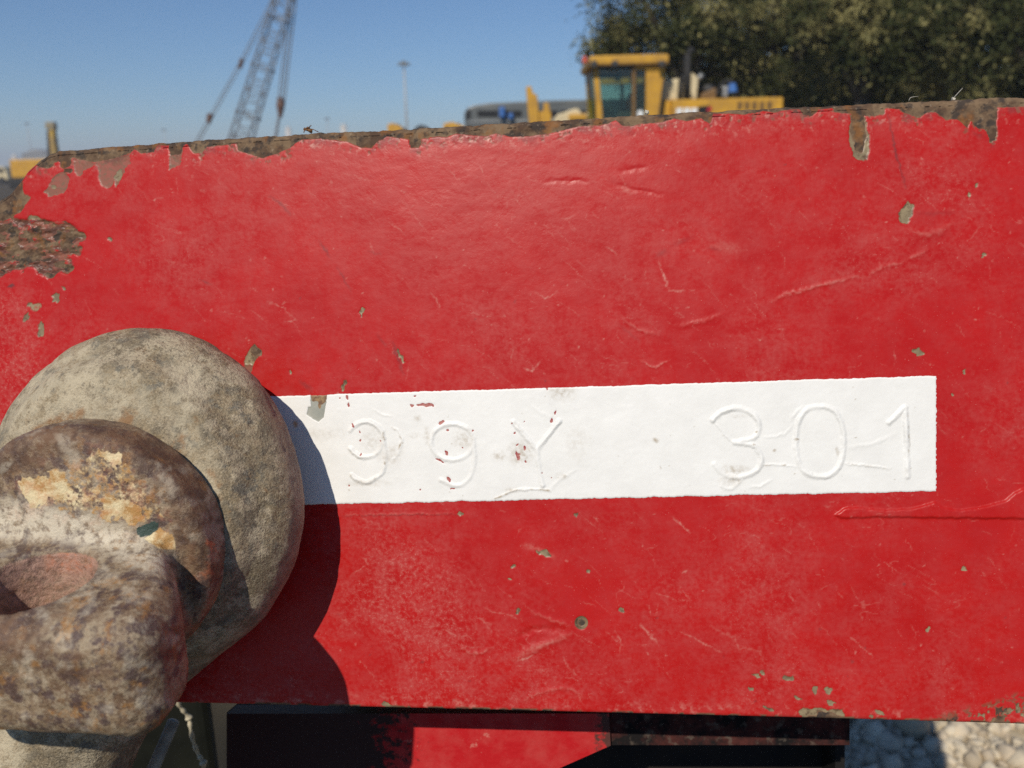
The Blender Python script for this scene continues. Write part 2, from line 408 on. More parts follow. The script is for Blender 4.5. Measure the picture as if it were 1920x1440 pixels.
# chips through the paint
Z1 = [(478, 646), (492, 662), (478, 673), (474, 686), (458, 680), (459, 669)]
stamp(grey, Z1); stamp(bare, [(476, 648), (490, 660), (480, 668), (470, 660)])
stamp(prim, [(458, 680), (474, 686), (470, 705), (456, 700)])
for c in ((645, 722, 4, 11, 0.1), (752, 668, 4, 16, -0.4), (680, 585, 4, 10, 0.2), (545, 697, 3, 4, 0), (1697, 398, 0.1, 0.1, 0)):
    blob(grey, *c)
stamp(grey, [(1703, 377), (1714, 387), (1711, 404), (1703, 420), (1687, 417), (1687, 398), (1695, 385)])
stamp(grey, [(1594, 216), (1594, 268), (1600, 292), (1614, 301), (1625, 298), (1632, 276), (1627, 249), (1622, 220)])
stamp(bare, [(1596, 205), (1597, 250), (1606, 283), (1618, 285), (1624, 255), (1620, 215)])
stamp(grey, [(1853, 248), (1858, 268), (1866, 264), (1870, 246)])
for c in ((1845, 476, 4, 5), (1830, 348, 3, 4), (1816, 365, 3, 6), (1720, 660, 11, 5), (1808, 697, 3, 6), (1785, 740, 3, 3), (1430, 1262, 6, 3), (1420, 1268, 9, 3), (1477, 1272, 14, 4), (1408, 1291, 6, 3), (1440, 1330, 12, 3),
          (1495, 1308, 10, 3), (1528, 1292, 7, 9), (1552, 1294, 9, 6), (1558, 1318, 8, 5), (1650, 1337, 9, 3), (1633, 1342, 6, 3), (726, 1322, 14, 6), (1740, 1180, 3, 6), (1808, 1067, 6, 4), (1025, 1035, 4, 3),
          (1018, 1038, 14, 5), (1165, 1145, 7, 4), (1103, 1072, 5, 3), (963, 1062, 4, 4), (972, 1146, 3, 6), (955, 1088, 3, 3), (862, 964, 6, 4), (1080, 965, 5, 4)):
    blob(grey, *c[:4], ang=0.35)
stamp(grey, [(1498, 1333), (1505, 1327), (1545, 1330), (1580, 1330), (1582, 1345), (1540, 1346), (1505, 1347)])
stamp(bare, [(1535, 1336), (1555, 1334), (1585, 1350), (1525, 1352)])
# rusting stretch along the bottom right and nicks along the bottom edge
bn = fbm2(X, Y, 16, 4, 81, 0.6)
low = sstep(0, 1, (Y - (1345 - np.clip((X - 1700) / 220, 0, 1) * 62)) / 45) * (X > 1690)
bare = np.maximum(bare, low * sstep(0.0, 0.14, bn) * 0.9); grey = np.maximum(grey, low * sstep(0.05, 0.12, fbm2(X, Y, 9, 3, 83)) * 0.8)
be = np.interp(X, [p[0] for p in BOT_E], [p[1] for p in BOT_E])
bare = np.maximum(bare, sstep(9, 1, be - Y) * sstep(-0.02, 0.10, fbm2(X, Y, 30, 4, 85, 0.6)))
scuff_glint = np.maximum(scuff_glint, sstep(34, 4, be - Y) * sstep(0.06, 0.2, fbm2(X, Y, 20, 4, 87, 0.65)) * 0.6)
# pinprick hole
i = _sub(X, Y, [(1070, 1150), (1110, 1190)], 0); dd = np.hypot(X[i] - 1090, Y[i] - 1168)
grey[i] = np.maximum(grey[i], sstep(14, 10, dd)); H[i] -= 0.0012 * sstep(13, 7, dd); bare[i] = np.maximum(bare[i], sstep(9, 5, dd))
# old paint speckle near the top edge
te = np.interp(X, [p[0] for p in TOP_E], [p[1] for p in TOP_E])
spn = fbm2(X, Y, 7, 3, 91, 0.6)
for (x0, x1, off) in ((560, 700, 26), (820, 1000, 30), (880, 1160, 26), (1180, 1330, 24)):
    band = sstep(13, 3, np.abs(Y - te - off + (X - x0) * 0.02)) * sstep(x0, x0 + 25, X) * sstep(x1, x1 - 25, X)
    scuff_glint = np.maximum(scuff_glint, band * sstep(0.08, 0.17, spn))
topw = sstep(75, 15, Y - te)
scuff_glint = np.maximum(scuff_glint, topw * sstep(0.15, 0.24, fbm2(X, Y, 12, 4, 93, 0.6)) * 0.7)
# hand-marked scratches and wrinkles (pale crests paint in the glint on proud ones)
def ridge(pts, width=4, h=0.0003, white=0.5):
    global H
    pts = smooth_line(pts); i = _sub(X, Y, pts, width * 4 + 6)
    d, t = line_dist(wx2[i], wy2[i], pts); f = np.sin(np.clip(t, 0.02, 0.98) * math.pi) ** 0.5
    H[i] += h * f * np.exp(-(d / width) ** 2)
    if white: scuff_glint[i] = np.maximum(scuff_glint[i], white * f * np.exp(-(d / (width * 0.5)) ** 2))
for pts, w, h, wh in ((((1445, 565), (1500, 545), (1560, 530), (1610, 517)), 4, 0.00035, 0.55), (((1630, 512), (1660, 500), (1690, 492)), 5, 0.0003, 0.4), (((1700, 488), (1740, 470)), 4, 0.0003, 0.4),
                      (((1270, 612), (1310, 605), (1355, 590)), 5, 0.0003, 0.15), (((1170, 600), (1200, 620), (1235, 628)), 4, 0.0003, 0.3), (((1200, 675), (1225, 688), (1255, 675)), 2.2, 0.0002, 0.8),
                      (((1700, 435), (1740, 440), (1785, 420)), 9, 0.0005, 0.35), (((965, 1235), (1010, 1212), (1070, 1188)), 8, 0.0006, 0.5), (((970, 1195), (1010, 1180), (1060, 1182)), 6, -0.0005, 0.1),
                      (((1000, 1150), (1040, 1165), (1070, 1175)), 4, 0.0003, 0.4), (((1150, 345), (1190, 355), (1240, 365)), 4, -0.0003, 0), (((1020, 340), (1060, 338), (1100, 340)), 4, -0.00025, 0),
                      (((860, 1215), (895, 1225), (925, 1212)), 4, 0.0003, 0.4), (((980, 1315), (1010, 1300), (1060, 1290), (1090, 1305)), 4, 0.0003, 0.4), (((1160, 320), (1210, 315)), 5, -0.0003, 0)):
    ridge(pts, w, h, wh)
for pts, w, a in ((((1235, 490), (1246, 520), (1255, 546)), 1.6, 0.9), (((1255, 546), (1270, 547), (1281, 543)), 2.4, 1.0), (((980, 690), (998, 695), (1013, 678)), 2.0, 0.9), (((1005, 548), (1024, 560), (1044, 548)), 1.8, 0.8),
                  (((810, 550), (825, 575)), 1.4, 0.7), (((1135, 460), (1160, 480)), 1.2, 0.5), (((500, 565), (530, 575), (555, 600)), 1.4, 0.7), (((535, 605), (555, 600)), 1.6, 0.8), (((470, 580), (500, 605)), 1.0, 0.5),
                  (((730, 415), (760, 440)), 1.3, 0.5), (((835, 315), (870, 345)), 1.3, 0.45), (((1262, 970), (1295, 1000)), 1.6, 0.8), (((1200, 1170), (1237, 1210)), 1.8, 0.9), (((1150, 1180), (1165, 1200), (1160, 1230)), 1.2, 0.6),
                  (((1330, 1175), (1375, 1195), (1385, 1215), (1425, 1222), (1430, 1250)), 2.4, 0.35), (((1275, 1185), (1300, 1195), (1353, 1225)), 1.3, 0.7), (((1595, 1195), (1640, 1235)), 1.4, 0.7), (((1230, 1110), (1265, 1125)), 1.2, 0.6),
                  (((660, 1075), (685, 1062), (692, 1075)), 1.2, 0.6), (((680, 1045), (695, 1060)), 1.3, 0.6), (((745, 1157), (760, 1165)), 1.6, 0.9), (((640, 1160), (650, 1162)), 1.8, 0.8),
                  (((890, 1155), (920, 1170)), 1.4, 0.6), (((830, 1180), (852, 1190)), 1.6, 0.7), (((970, 1240), (1000, 1228)), 2.2, 1.0), (((1055, 1230), (1065, 1250), (1090, 1275)), 1.2, 0.55), (((1280, 1075), (1288, 1068)), 1.8, 0.8),
                  (((1112, 965), (1125, 985)), 1.2, 0.5), (((1055, 410), (1075, 405)), 2, 0.4), (((640, 325), (700, 340)), 1.2, 0.4), (((1165, 352), (1185, 360)), 5, 0.45), (((1340, 460), (1390, 470)), 14, 0.28),
                  (((980, 1022), (1010, 1030), (1040, 1045)), 5, 0.5), (((905, 1140), (940, 1150), (980, 1163)), 1.6, 0.5)):
    scratch(scuff_glint, pts, w * 0.85, a)
for pts, w, a in ((((505, 368), (530, 385), (545, 402)), 2.6, 0.55), (((600, 452), (618, 482)), 2.2, 0.6), (((632, 500), (658, 545)), 1.6, 0.5), (((735, 640), (756, 700)), 3, 0.6), (((1664, 212), (1680, 285), (1698, 352)), 2.2, 0.75),
                  (((690, 470), (715, 480)), 2, 0.3), (((708, 628), (725, 650)), 3.2, 0.35), (((1260, 460), (1300, 445)), 5, 0.25), (((1230, 480), (1250, 470)), 5, 0.3), (((1330, 465), (1350, 470)), 4, 0.35),
                  (((375, 525), (395, 535)), 2, 0.5), (((1720, 402), (1790, 398)), 4, 0.25), (((1160, 610), (1200, 640)), 3, 0.2), (((563, 712), (583, 733)), 4, 0.45), (((640, 967), (866, 966)), 1.0, 0.55)):
    scratch(dark, pts, w, a)
ridge(((640, 965), (866, 964)), 1.6, 0.00016, 0.35)
# many fine random scratches
rng = random.Random(4)
for k in range(210):
    x0 = rng.uniform(40, 1900); y0 = rng.uniform(260, 1330); a = rng.gauss(0.75, 0.55) + (math.pi if rng.random() < 0.5 else 0); L = rng.uniform(5, 34)
    bend = rng.uniform(-0.3, 0.3)
    pts = [(x0, y0), (x0 + L * 0.5 * math.cos(a), y0 + L * 0.5 * math.sin(a)), (x0 + L * 0.5 * (math.cos(a) + math.cos(a + bend)), y0 + L * 0.5 * (math.sin(a) + math.sin(a + bend)))]
    scratch(scuff_glint, pts, rng.uniform(0.6, 1.0), rng.uniform(0.15, 0.5))
for k in range(230):
    x0 = rng.uniform(60, 1880); y0 = rng.uniform(300, 1310); a = rng.gauss(0.72, 0.22); L = rng.uniform(18, 75); b1 = rng.uniform(-0.15, 0.15)
    scratch(scuff_glint, [(x0, y0), (x0 + L * 0.5 * math.cos(a), y0 + L * 0.5 * math.sin(a)), (x0 + L * 0.5 * (math.cos(a) + math.cos(a + b1)), y0 + L * 0.5 * (math.sin(a) + math.sin(a + b1)))], rng.uniform(0.5, 0.75), rng.uniform(0.15, 0.45))
for k in range(260):
    blob(scuff_glint, rng.uniform(20, 1910), rng.uniform(250, 1335), rng.uniform(1.0, 2.4), rng.uniform(1.0, 2.2), 0, rng.uniform(0.4, 0.9))
for k in range(46):
    blob(dark, rng.uniform(20, 1910), rng.uniform(250, 1335), rng.uniform(1.5, 4), rng.uniform(1.2, 3), rng.uniform(0, 3), rng.uniform(0.3, 0.6))
# creases that catch dust: thin contour lines of a stretched noise
cn = fbm2((X + Y * 0.5) * 0.6, (Y - X * 0.4) * 1.5, 60, 3, 95, 0.5)
cz = sstep(0.02, 0.16, fbm2(X, Y, 210, 2, 97))
scuff_glint = np.maximum(scuff_glint, sstep(0.011, 0.003, np.abs(cn - 0.03)) * cz * sstep(0.02, 0.12, fbm2(X, Y, 38, 3, 98)) * 0.28)
# chalk: strongest low down beside the shackle and along both edges
chalk = 0.40 + 1.2 * fbm2(X, Y, 160, 4, 99, 0.6)
chalk += 0.75 * np.exp(-(((X - 720) / 140) ** 2 + ((Y - 1150) / 150) ** 2)) + 0.35 * topw + 0.25 * sstep(1150, 1320, Y) * sstep(1500, 1300, X) + 0.4 * sstep(120, 20, X) * sstep(500, 560, Y)
chalk *= 1 - 0.6 * np.exp(-(((X - 690) / 60) ** 2 + ((Y - 1230) / 60) ** 2))
chalk = np.clip(chalk, 0, 1.3)
# welded bar under the paint, right
BARP = [(1566, 966), (1580, 955), (1592, 951), (1610, 952), (1650, 956), (1705, 954), (1752, 942), (1772, 952), (1800, 957), (1850, 949), (1885, 938), (1900, 925), (1916, 917), (2000, 912), (2000, 975), (1920, 973), (1760, 971), (1640, 970), (1575, 972)]
i = _sub(X, Y, BARP, 30); sd = poly_sd(wx2[i] * 0.5 + X[i] * 0.5, wy2[i] * 0.5 + Y[i] * 0.5, BARP)
H[i] += 0.0010 * sstep(-2.5, 3.5, sd)
for _s in (scuff_glint,): _s *= 0.9
paint_through = np.clip(np.maximum(np.maximum(bare, prim * 0.7), grey), 0, 1)
H = H - 0.00042 * paint_through + bare * (fbm2(X, Y, 10, 4, 101, 0.6) * 0.0011 + fbm2(X, Y, 45, 2, 103) * 0.0006)
lip = sstep(0.10, 0.35, paint_through) * sstep(0.75, 0.45, paint_through)
H += 0.00009 * lip                        # curled paint lip
scuff_glint = np.maximum(scuff_glint, lip * sstep(0.0, 0.15, fbm2(X, Y, 16, 3, 105)) * 0.15)

# roll the edges over
dt = ((vt + nick)[None, :] - VV); db = (VV - vb[None, :])
R = 0.0045
def roll(d, r): q = np.clip((r - d) / r, 0, 1); return r * (1 - np.sqrt(np.clip(1 - q * q, 0, 1)))
Hedge = H * sstep(-0.0005, 0.003, np.minimum(dt, db)) - roll(dt, R) - roll(db, 0.0022)
ZZ = Hedge
THK = 0.025
rows_u = np.vstack((UU[:1], UU, UU[-1:])); rows_v = np.vstack((VV[:1] + 0.0, VV, VV[-1:])); rows_w = np.vstack((np.full_like(ZZ[:1], -THK), ZZ, np.full_like(ZZ[:1], -THK)))
nr, nc = rows_u.shape
verts = np.stack((rows_u, rows_v, rows_w), -1).reshape(-1, 3)
ii = np.arange(nr)[:, None] * nc + np.arange(nc)[None, :]
q = np.stack((ii[:-1, :-1], ii[:-1, 1:], ii[1:, 1:], ii[1:, :-1]), -1).reshape(-1, 4)
qb = np.stack((ii[-1, :-1], ii[-1, 1:], ii[0, 1:], ii[0, :-1]), -1)
faces = np.vstack((q, qb))
beam = empty('lifting_beam', (0.05, 0.56, 0.0))
tag(beam, 'red painted steel lifting beam plate with white stripe and rusty chipped top edge', 'lifting beam')
plate = obj('front_plate', verts, faces, RED, beam, True, PLATE)
ex = lambda a: np.vstack((a[:1], a, a[-1:])).ravel()
bare_e = np.maximum(bare, 0); attr(plate, 'wear', np.stack((ex(bare_e), ex(prim), ex(grey)), -1)); attr(plate, 'marks', np.stack((ex(scuff_glint), ex(np.clip(dark, 0, 1)), ex(chalk)), -1))
# end caps
for side, nm in ((0, 'end_face'), (nc - 1, 'end_face')):
    idx = ii[::12, side] if True else None
    idx = np.concatenate(([ii[0, side]], ii[1:-1:12, side], [ii[-2, side], ii[-1, side]]))
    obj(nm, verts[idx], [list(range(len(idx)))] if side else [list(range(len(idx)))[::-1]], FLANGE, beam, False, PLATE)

# ------------------------------------------------------------------ white stripe with the raised characters
z8 = lambda L: [(500 + x / 3.0, 680 + y / 3.0) for x, y in L]
zr = lambda L: [(1180 + x * 0.3854, 680 + y * 0.3854) for x, y in L]
def arc(cx, cy, rx, ry, a0, a1, n=18): return [(cx + rx * math.cos(t), cy + ry * math.sin(t)) for t in np.linspace(math.radians(a0), math.radians(a1), n)]
CHARS = [('raised_digit', 'figure nine nearest the shackle', [z8(arc(558, 432, 100, 100, -150, 150)), z8([(658, 432)] + smooth_line([(664, 500), (666, 570), (645, 628), (570, 672), (512, 660), (478, 632)]))], 3.6, 0.00055),
         ('raised_digit', 'second figure nine, smudged with red specks', [z8(arc(1045, 445, 120, 102, 0, 360, 30)), z8(smooth_line([(1165, 445), (1170, 560), (1135, 655), (1070, 692), (980, 660)]))], 3.8, 0.00050),
         ('raised_letter', 'letter Y in the middle of the stripe', [z8([(1390, 335), (1520, 490)]), z8([(1645, 330), (1520, 490)]), z8(smooth_line([(1520, 490), (1532, 590), (1552, 690)]))], 4.0, 0.00065),
         ('raised_digit', 'figure three', [zr(smooth_line([(405, 280), (450, 240), (530, 222), (605, 255), (632, 315), (600, 368), (510, 387)])), zr(smooth_line([(510, 387), (600, 402), (642, 460), (620, 522), (540, 557), (460, 542), (412, 495)]))], 4.2, 0.00055),
         ('raised_digit', 'figure nought, the widest character', [zr([(925 + 116 * np.sign(math.cos(t)) * abs(math.cos(t)) ** 0.75, 384 + 170 * np.sign(math.sin(t)) * abs(math.sin(t)) ** 0.85) for t in np.linspace(0, 6.283, 40)])], 4.2, 0.00055),
         ('raised_digit', 'figure one at the end of the stripe', [zr([(1262, 292), (1340, 218)]), zr([(1340, 218), (1352, 552)])], 4.4, 0.00070)]
EXTRA = [(zr([(650, 500), (720, 495), (810, 505)]), 2.2, 0.0003), (zr([(1040, 490), (1150, 500), (1270, 515)]), 2.4, 0.00035), (zr([(1060, 410), (1180, 395), (1290, 350)]), 4, 0.0002), (zr([(660, 362), (740, 352), (800, 300)]), 3, 0.0002),
         (zr([(410, 285), (450, 335), (505, 387)]), 2.2, 0.0003), (zr([(450, 560), (452, 600), (490, 612), (545, 575)]), 3, 0.0003), (zr([(585, 605), (640, 600), (690, 570)]), 3, 0.00025), (zr([(790, 280), (800, 250), (850, 215)]), 4, 0.0003),
         (z8([(600, 268), (660, 290), (705, 300)]), 2.6, 0.0002), (z8([(705, 362), (745, 390), (758, 440), (735, 520), (710, 540)]), 2.6, 0.0003), (z8([(1285, 765), (1340, 740), (1400, 715), (1490, 712), (1590, 718)]), 2.4, 0.0004), (z8([(1590, 718), (1660, 650), (1740, 600)]), 4, 0.0002),
         (z8([(1480, 235), (1560, 290), (1600, 300)]), 4, 0.00015)]
NA, NB = 1060, 165
sx = np.linspace(330, 1755, NA)
top = np.interp(sx, [330, 510, 1130, 1755], [748.5, 743, 724, 704.5]); bot = np.interp(sx, [330, 560, 1130, 1755], [953, 946.5, 934, 921])
rag = fbm2(sx, sx * 0, 5, 3, 111) * 1.8 + fbm2(sx, sx * 0, 40, 2, 113) * 2
ragb = fbm2(sx, sx * 0, 5, 3, 115) * 2.4 + fbm2(sx, sx * 0, 30, 2, 117) * 3
b = np.linspace(0, 1, NB)
SX = np.repeat(sx[None, :], NB, 0); SY = (top + rag)[None, :] * (1 - b[:, None]) + (bot + ragb)[None, :] * b[:, None]
SX[:, -1] += fbm2(b * 215, b * 0, 4, 3, 119) * 4
wid = np.zeros_like(SX); own = np.full(SX.shape, -1)
swx = SX + fbm2(SX, SY, 8, 4, 121, 0.6) * 6; swy = SY + fbm2(SX, SY, 8, 4, 123, 0.6) * 6
HS = np.zeros_like(SX)
for k, (nm, lab, strokes, wd, h) in enumerate(CHARS):
    d = np.full(SX.shape, 1e9)
    for s in strokes: d = np.minimum(d, line_dist(swx * 0.5 + SX * 0.5, swy * 0.5 + SY * 0.5, s)[0])
    wd = wd * 0.82
    prof = np.where(d < 2.2 * wd, 0.5 + 0.5 * np.cos(np.clip(d / (2.2 * wd), 0, 1) * math.pi), 0)
    HS += 1.25 * h * prof * np.clip(0.95 + 1.6 * fbm2(SX, SY, 34, 3, 125 + k), 0.55, 1.5)
    own[d < 2.2 * wd] = k
for s, wd, h in EXTRA:
    i = _sub(SX, SY, s, 20); d, t = line_dist(swx[i], swy[i], smooth_line(s)); HS[i] += h * np.exp(-(d / wd) ** 2) * np.sin(np.clip(t, .03, .97) * math.pi) ** 0.4
sb = np.zeros_like(SX); sr = np.zeros_like(SX); sg = np.zeros_like(SX); rs = np.zeros_like(SX); dt_ = np.zeros_like(SX)
def sstamp(mask, cx, cy, rx, ry, ang=0, soft=0.35, amt=1.0):
    c, s = math.cos(ang), math.sin(ang); dx = swx - cx; dy = swy - cy
    r = np.hypot((dx * c + dy * s) / rx, (-dx * s + dy * c) / ry); np.maximum(mask, amt * sstep(1 + soft, 1 - soft, r), out=mask)
for (x, y, rx, ry, a) in ((835, 188, 10, 7, 0), (820, 243, 13, 12, 0), (905, 237, 46, 12, 0.05), (860, 240, 20, 8, 0), (487, 355, 8, 18, -0.3), (525, 390, 6, 14, -0.6), (985, 335, 24, 12, -0.4), (1020, 380, 12, 8, 0), (1012, 508, 12, 24, -0.4),
                          (975, 552, 40, 8, 0.45), (1025, 655, 12, 22, -0.4), (1450, 478, 10, 24, -0.3), (1412, 520, 9, 36, -0.3), (1602, 322, 12, 18, 0.3), (1625, 280, 6, 20, 0.3), (1578, 148, 8, 12, 0), (452, 195, 8, 18, -0.3), (462, 238, 8, 20, -0.2), (415, 200, 5, 5, 0), (1105, 480, 8, 8, 0),
                          (1048, 710, 18, 6, 0.2), (640, 440, 6, 6, 0)):
    sstamp(sr, 500 + x / 3, 680 + y / 3, rx / 3.6, ry / 3.6, a, 0.45, 0.85)
i = np.nonzero(SX > 0)
sg = np.maximum(sg, sstep(-1.5, 1.5, poly_sd(swx * 0.5 + SX * 0.5, swy * 0.5 + SY * 0.5, [(583, 736), (597, 728), (613, 736), (612, 757), (607, 783), (597, 792), (575, 777), (578, 763), (583, 762)])))
sb = np.maximum(sb, sstep(-2, 2, poly_sd(swx, swy, [(583, 734), (597, 726), (613, 734), (612, 752), (606, 757), (598, 768), (596, 752), (586, 752)])))
for (x, y, rx, ry, am) in ((1665, 160, 66, 46, 0.55), (1310, 525, 40, 25, 0.5), (1430, 510, 60, 60, 0.6), (850, 315, 18, 20, 0.5), (900, 410, 14, 40, 0.5), (845, 410, 40, 14, 0.35), (600, 440, 60, 60, 0.3), (1110, 430, 50, 50, 0.45), (1660, 640, 30, 16, 0.5), (1390, 715, 45, 14, 0.6), (700, 520, 60, 50, 0.35),
                           (580, 680, 110, 16, 0.35), (320, 400, 100, 30, 0.25), (1750, 450, 60, 90, 0.2)):
    sstamp(dt_, 500 + x / 3, 680 + y / 3, rx / 3, ry / 3, 0, 0.7, am)
for (x, y, rx, ry, am) in ((510, 520, 60, 18, 0.6), (495, 575, 50, 22, 0.5), (130, 375, 14, 12, 0.8), (705, 428, 9, 8, 1), (810, 373, 11, 5, 1), (618, 334, 6, 5, 1), (606, 400, 5, 5, 1), (1360, 375, 4, 30, 0.8), (1348, 523, 6, 6, 1), (1010, 430, 10, 20, 0.5), (800, 540, 4, 4, 1), (150, 515, 5, 9, .8), (1100, 365, 8, 3, .8), (540, 262, 50, 7, 0.25)):
    sstamp(dt_, 1180 + x * 0.3854, 680 + y * 0.3854, rx * 0.3854, ry * 0.3854, 0, 0.6, am)
sstamp(rs, 555, 795, 5, 5, 0, 0.9, 0.8)
for s_, w_, a_ in ((z8([(656, 395), (664, 440), (668, 500), (666, 570)]), 1.5, 0.9), (z8([(478, 632), (512, 662), (570, 674), (645, 632)]), 1.6, 0.45), (z8([(470, 505), (520, 535), (590, 532), (640, 500)]), 1.6, 0.3), (z8([(705, 362), (745, 390), (758, 440), (735, 520)]), 1.3, 0.8),
                   (z8([(1285, 765), (1340, 740), (1400, 715), (1490, 712), (1590, 718)]), 1.3, 0.8), (zr([(650, 500), (720, 495), (810, 505)]), 1.2, 0.6), (zr([(1040, 490), (1150, 500), (1270, 515)]), 1.2, 0.4), (zr([(1352, 250), (1354, 400), (1362, 470)]), 1.3, 0.5), (z8([(1395, 335), (1520, 488)]), 1.2, 0.3)):
    d, t = line_dist(swx * 0.4 + SX * 0.6, swy * 0.4 + SY * 0.6, s_); np.maximum(dt_, min(1, a_ * 1.4) * np.exp(-(d / (w_ * 1.3)) ** 2) * sstep(-0.15, 0.1, fbm2(SX, SY, 9, 2, 141)), out=dt_)  # dark lines paint edge shade and rusty dirt along the raised strokes
rr = random.Random(8)
for k in range(34): sstamp(dt_, rr.uniform(580, 1745), rr.uniform(720, 930), rr.uniform(0.8, 2.0), rr.uniform(0.8, 1.6), 0, 0.5, rr.uniform(0.4, 0.9))
for k in range(14): sstamp(sr, rr.uniform(640, 1050), rr.uniform(740, 925), rr.uniform(0.8, 2.0), rr.uniform(0.8, 2.6), rr.uniform(0, 3), 0.4, 1)
dug = np.clip(np.maximum(np.maximum(sg, sb), sr * 0.6), 0, 1)
su, sv = s2uv(SX, SY)
edge_d = np.minimum(np.minimum(b[:, None], 1 - b[:, None]) * 205, (1755 - SX))
SZ = plate_low(SX, SY) + fbm2(SX, SY * 1.5, 22, 3, 41) * 0.00009 + 0.00048 + HS - 0.00035 * dug + fbm2(SX, SY, 7, 2, 131) * 0.00005
SZ = SZ - 0.00030 * (1 - sstep(0, 2.0, edge_d))
sverts = np.stack((su, sv, SZ), -1).reshape(-1, 3)
jj = np.arange(NB)[:, None] * NA + np.arange(NA)[None, :]
fq = np.stack((jj[1:, :-1], jj[1:, 1:], jj[:-1, 1:], jj[:-1, :-1]), -1).reshape(-1, 4)
fo = own[:-1, :-1].ravel()
du = np.gradient(sverts.reshape(NB, NA, 3), axis=1); dv = -np.gradient(sverts.reshape(NB, NA, 3), axis=0)
NN = np.cross(du, dv).reshape(-1, 3); NN /= np.linalg.norm(NN, axis=1)[:, None]
wear_s = np.stack((sb.ravel(), sr.ravel(), sg.ravel()), -1); mark_s = np.stack((rs.ravel(), dt_.ravel(), dt_.ravel() * 0), -1)
def sub_mesh(name, sel, parent):
    f = fq[sel]; used, inv = np.unique(f.ravel(), return_inverse=True)
    o = obj(name, sverts[used], inv.reshape(-1, 4), WHITE, parent, True, PLATE)
    o.data.normals_split_custom_set_from_vertices(NN[used].tolist())
    attr(o, 'wear', wear_s[used]); attr(o, 'marks', mark_s[used]); return o
stripe = sub_mesh('white_stripe', fo < 0, beam)
tag(stripe, 'white painted stripe across the red plate')
for k, (nm, lab, *_r) in enumerate(CHARS):
    o = sub_mesh(nm, fo == k, stripe); o['label'] = 'raised white ' + lab

# ------------------------------------------------------------------ lower body of the beam
def pbox(name, x0, x1, y0, y1, w0, w1, mat, parent, ref=None):     # a bar between planes w0 (front) and w1 (back), outline given on the front plane
    u, v = s2uv([x0, x1, x1, x0], [y1, y1, y0, y0], w0)
    V = [(u[i], v[i], w0) for i in range(4)] + [(u[i], v[i], w1) for i in range(4)]
    return obj(name, V, [[0, 1, 2, 3], [5, 4, 7, 6], [1, 5, 6, 2], [4, 0, 3, 7], [3, 2, 6, 7], [4, 5, 1, 0]], mat, parent, False, PLATE)
G = -0.087
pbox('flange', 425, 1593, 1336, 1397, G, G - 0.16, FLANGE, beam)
pu, pv = s2uv([425, 1142, 1145, 1050, 900, 700, 425], [1338, 1338, 1398, 1440, 1520, 1640, 1640], G + 0.004)
nP = len(pu)
gus = obj('gusset', [(pu[i], pv[i], G + 0.004) for i in range(nP)] + [(pu[i], pv[i], G - 0.012) for i in range(nP)],
          [list(range(nP))[::-1], list(range(nP, 2 * nP))] + [[i, (i + 1) % nP, nP + (i + 1) % nP, nP + i] for i in range(nP)], None, beam, False, PLATE)
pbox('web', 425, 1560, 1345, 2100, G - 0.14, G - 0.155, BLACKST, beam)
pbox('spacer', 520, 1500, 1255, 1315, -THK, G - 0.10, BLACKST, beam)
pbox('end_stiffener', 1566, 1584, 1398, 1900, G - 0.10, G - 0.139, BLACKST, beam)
def make_gus():
    m = Mat('red_gusset_paint', 0.5, 0, 0.12)
    n2 = m.noise(80, 6, 0.62); n3 = m.noise(300, 5, 0.6)
    c = m.mix(m.ramp(n2, (0.4, 0), (0.7, 0.8)), (0.43, 0.011, 0.014), (0.46, 0.05, 0.045))
    c = m.mix(m.ramp(m.noise(45, 6, 0.7, off=(2, 3, 1)), (0.64, 0), (0.72, 0.8)), c, (0.60, 0.33, 0.26))
    sep = m.node('ShaderNodeSeparateXYZ'); m.put(sep.inputs[0], m.co())
    # shackle's shade painted dark at the left end, soot at the right end
    u0, u1 = float(pu[0]), float(pu[1])
    left = m.node('ShaderNodeMapRange'); left.clamp = True
    m.put(left.inputs[0], sep.outputs[0]); left.inputs[1].default_value = float(s2uv(640, 1400, G)[0]); left.inputs[2].default_value = float(s2uv(880, 1400, G)[0]); left.inputs[3].default_value = 0.5; left.inputs[4].default_value = -0.25
    sf = m.ramp(m.math('ADD', left.outputs[0], m.math('MULTIPLY', m.noise(190, 6, 0.65), 1.0)), (0.60, 0), (0.74, 0.95))
    c = m.mix(sf, c, (0.022, 0.018, 0.016))
    rt = m.node('ShaderNodeMapRange'); rt.clamp = True; m.put(rt.inputs[0], sep.outputs[0]); rt.inputs[1].default_value = float(s2uv(1075, 1400, G)[0]); rt.inputs[2].default_value = float(s2uv(1150, 1400, G)[0]); rt.inputs[3].default_value = -0.2; rt.inputs[4].default_value = 0.32
    c = m.mix(m.ramp(m.math('ADD', rt.outputs[0], m.math('MULTIPLY', m.noise(170, 6, 0.65, off=(4, 2, 2)), 1.0)), (0.60, 0), (0.72, 0.9)), c, (0.05, 0.035, 0.028))
    return m.color(c).bump(n3, 0.0008, 0.5).m
gus.data.materials.append(make_gus())
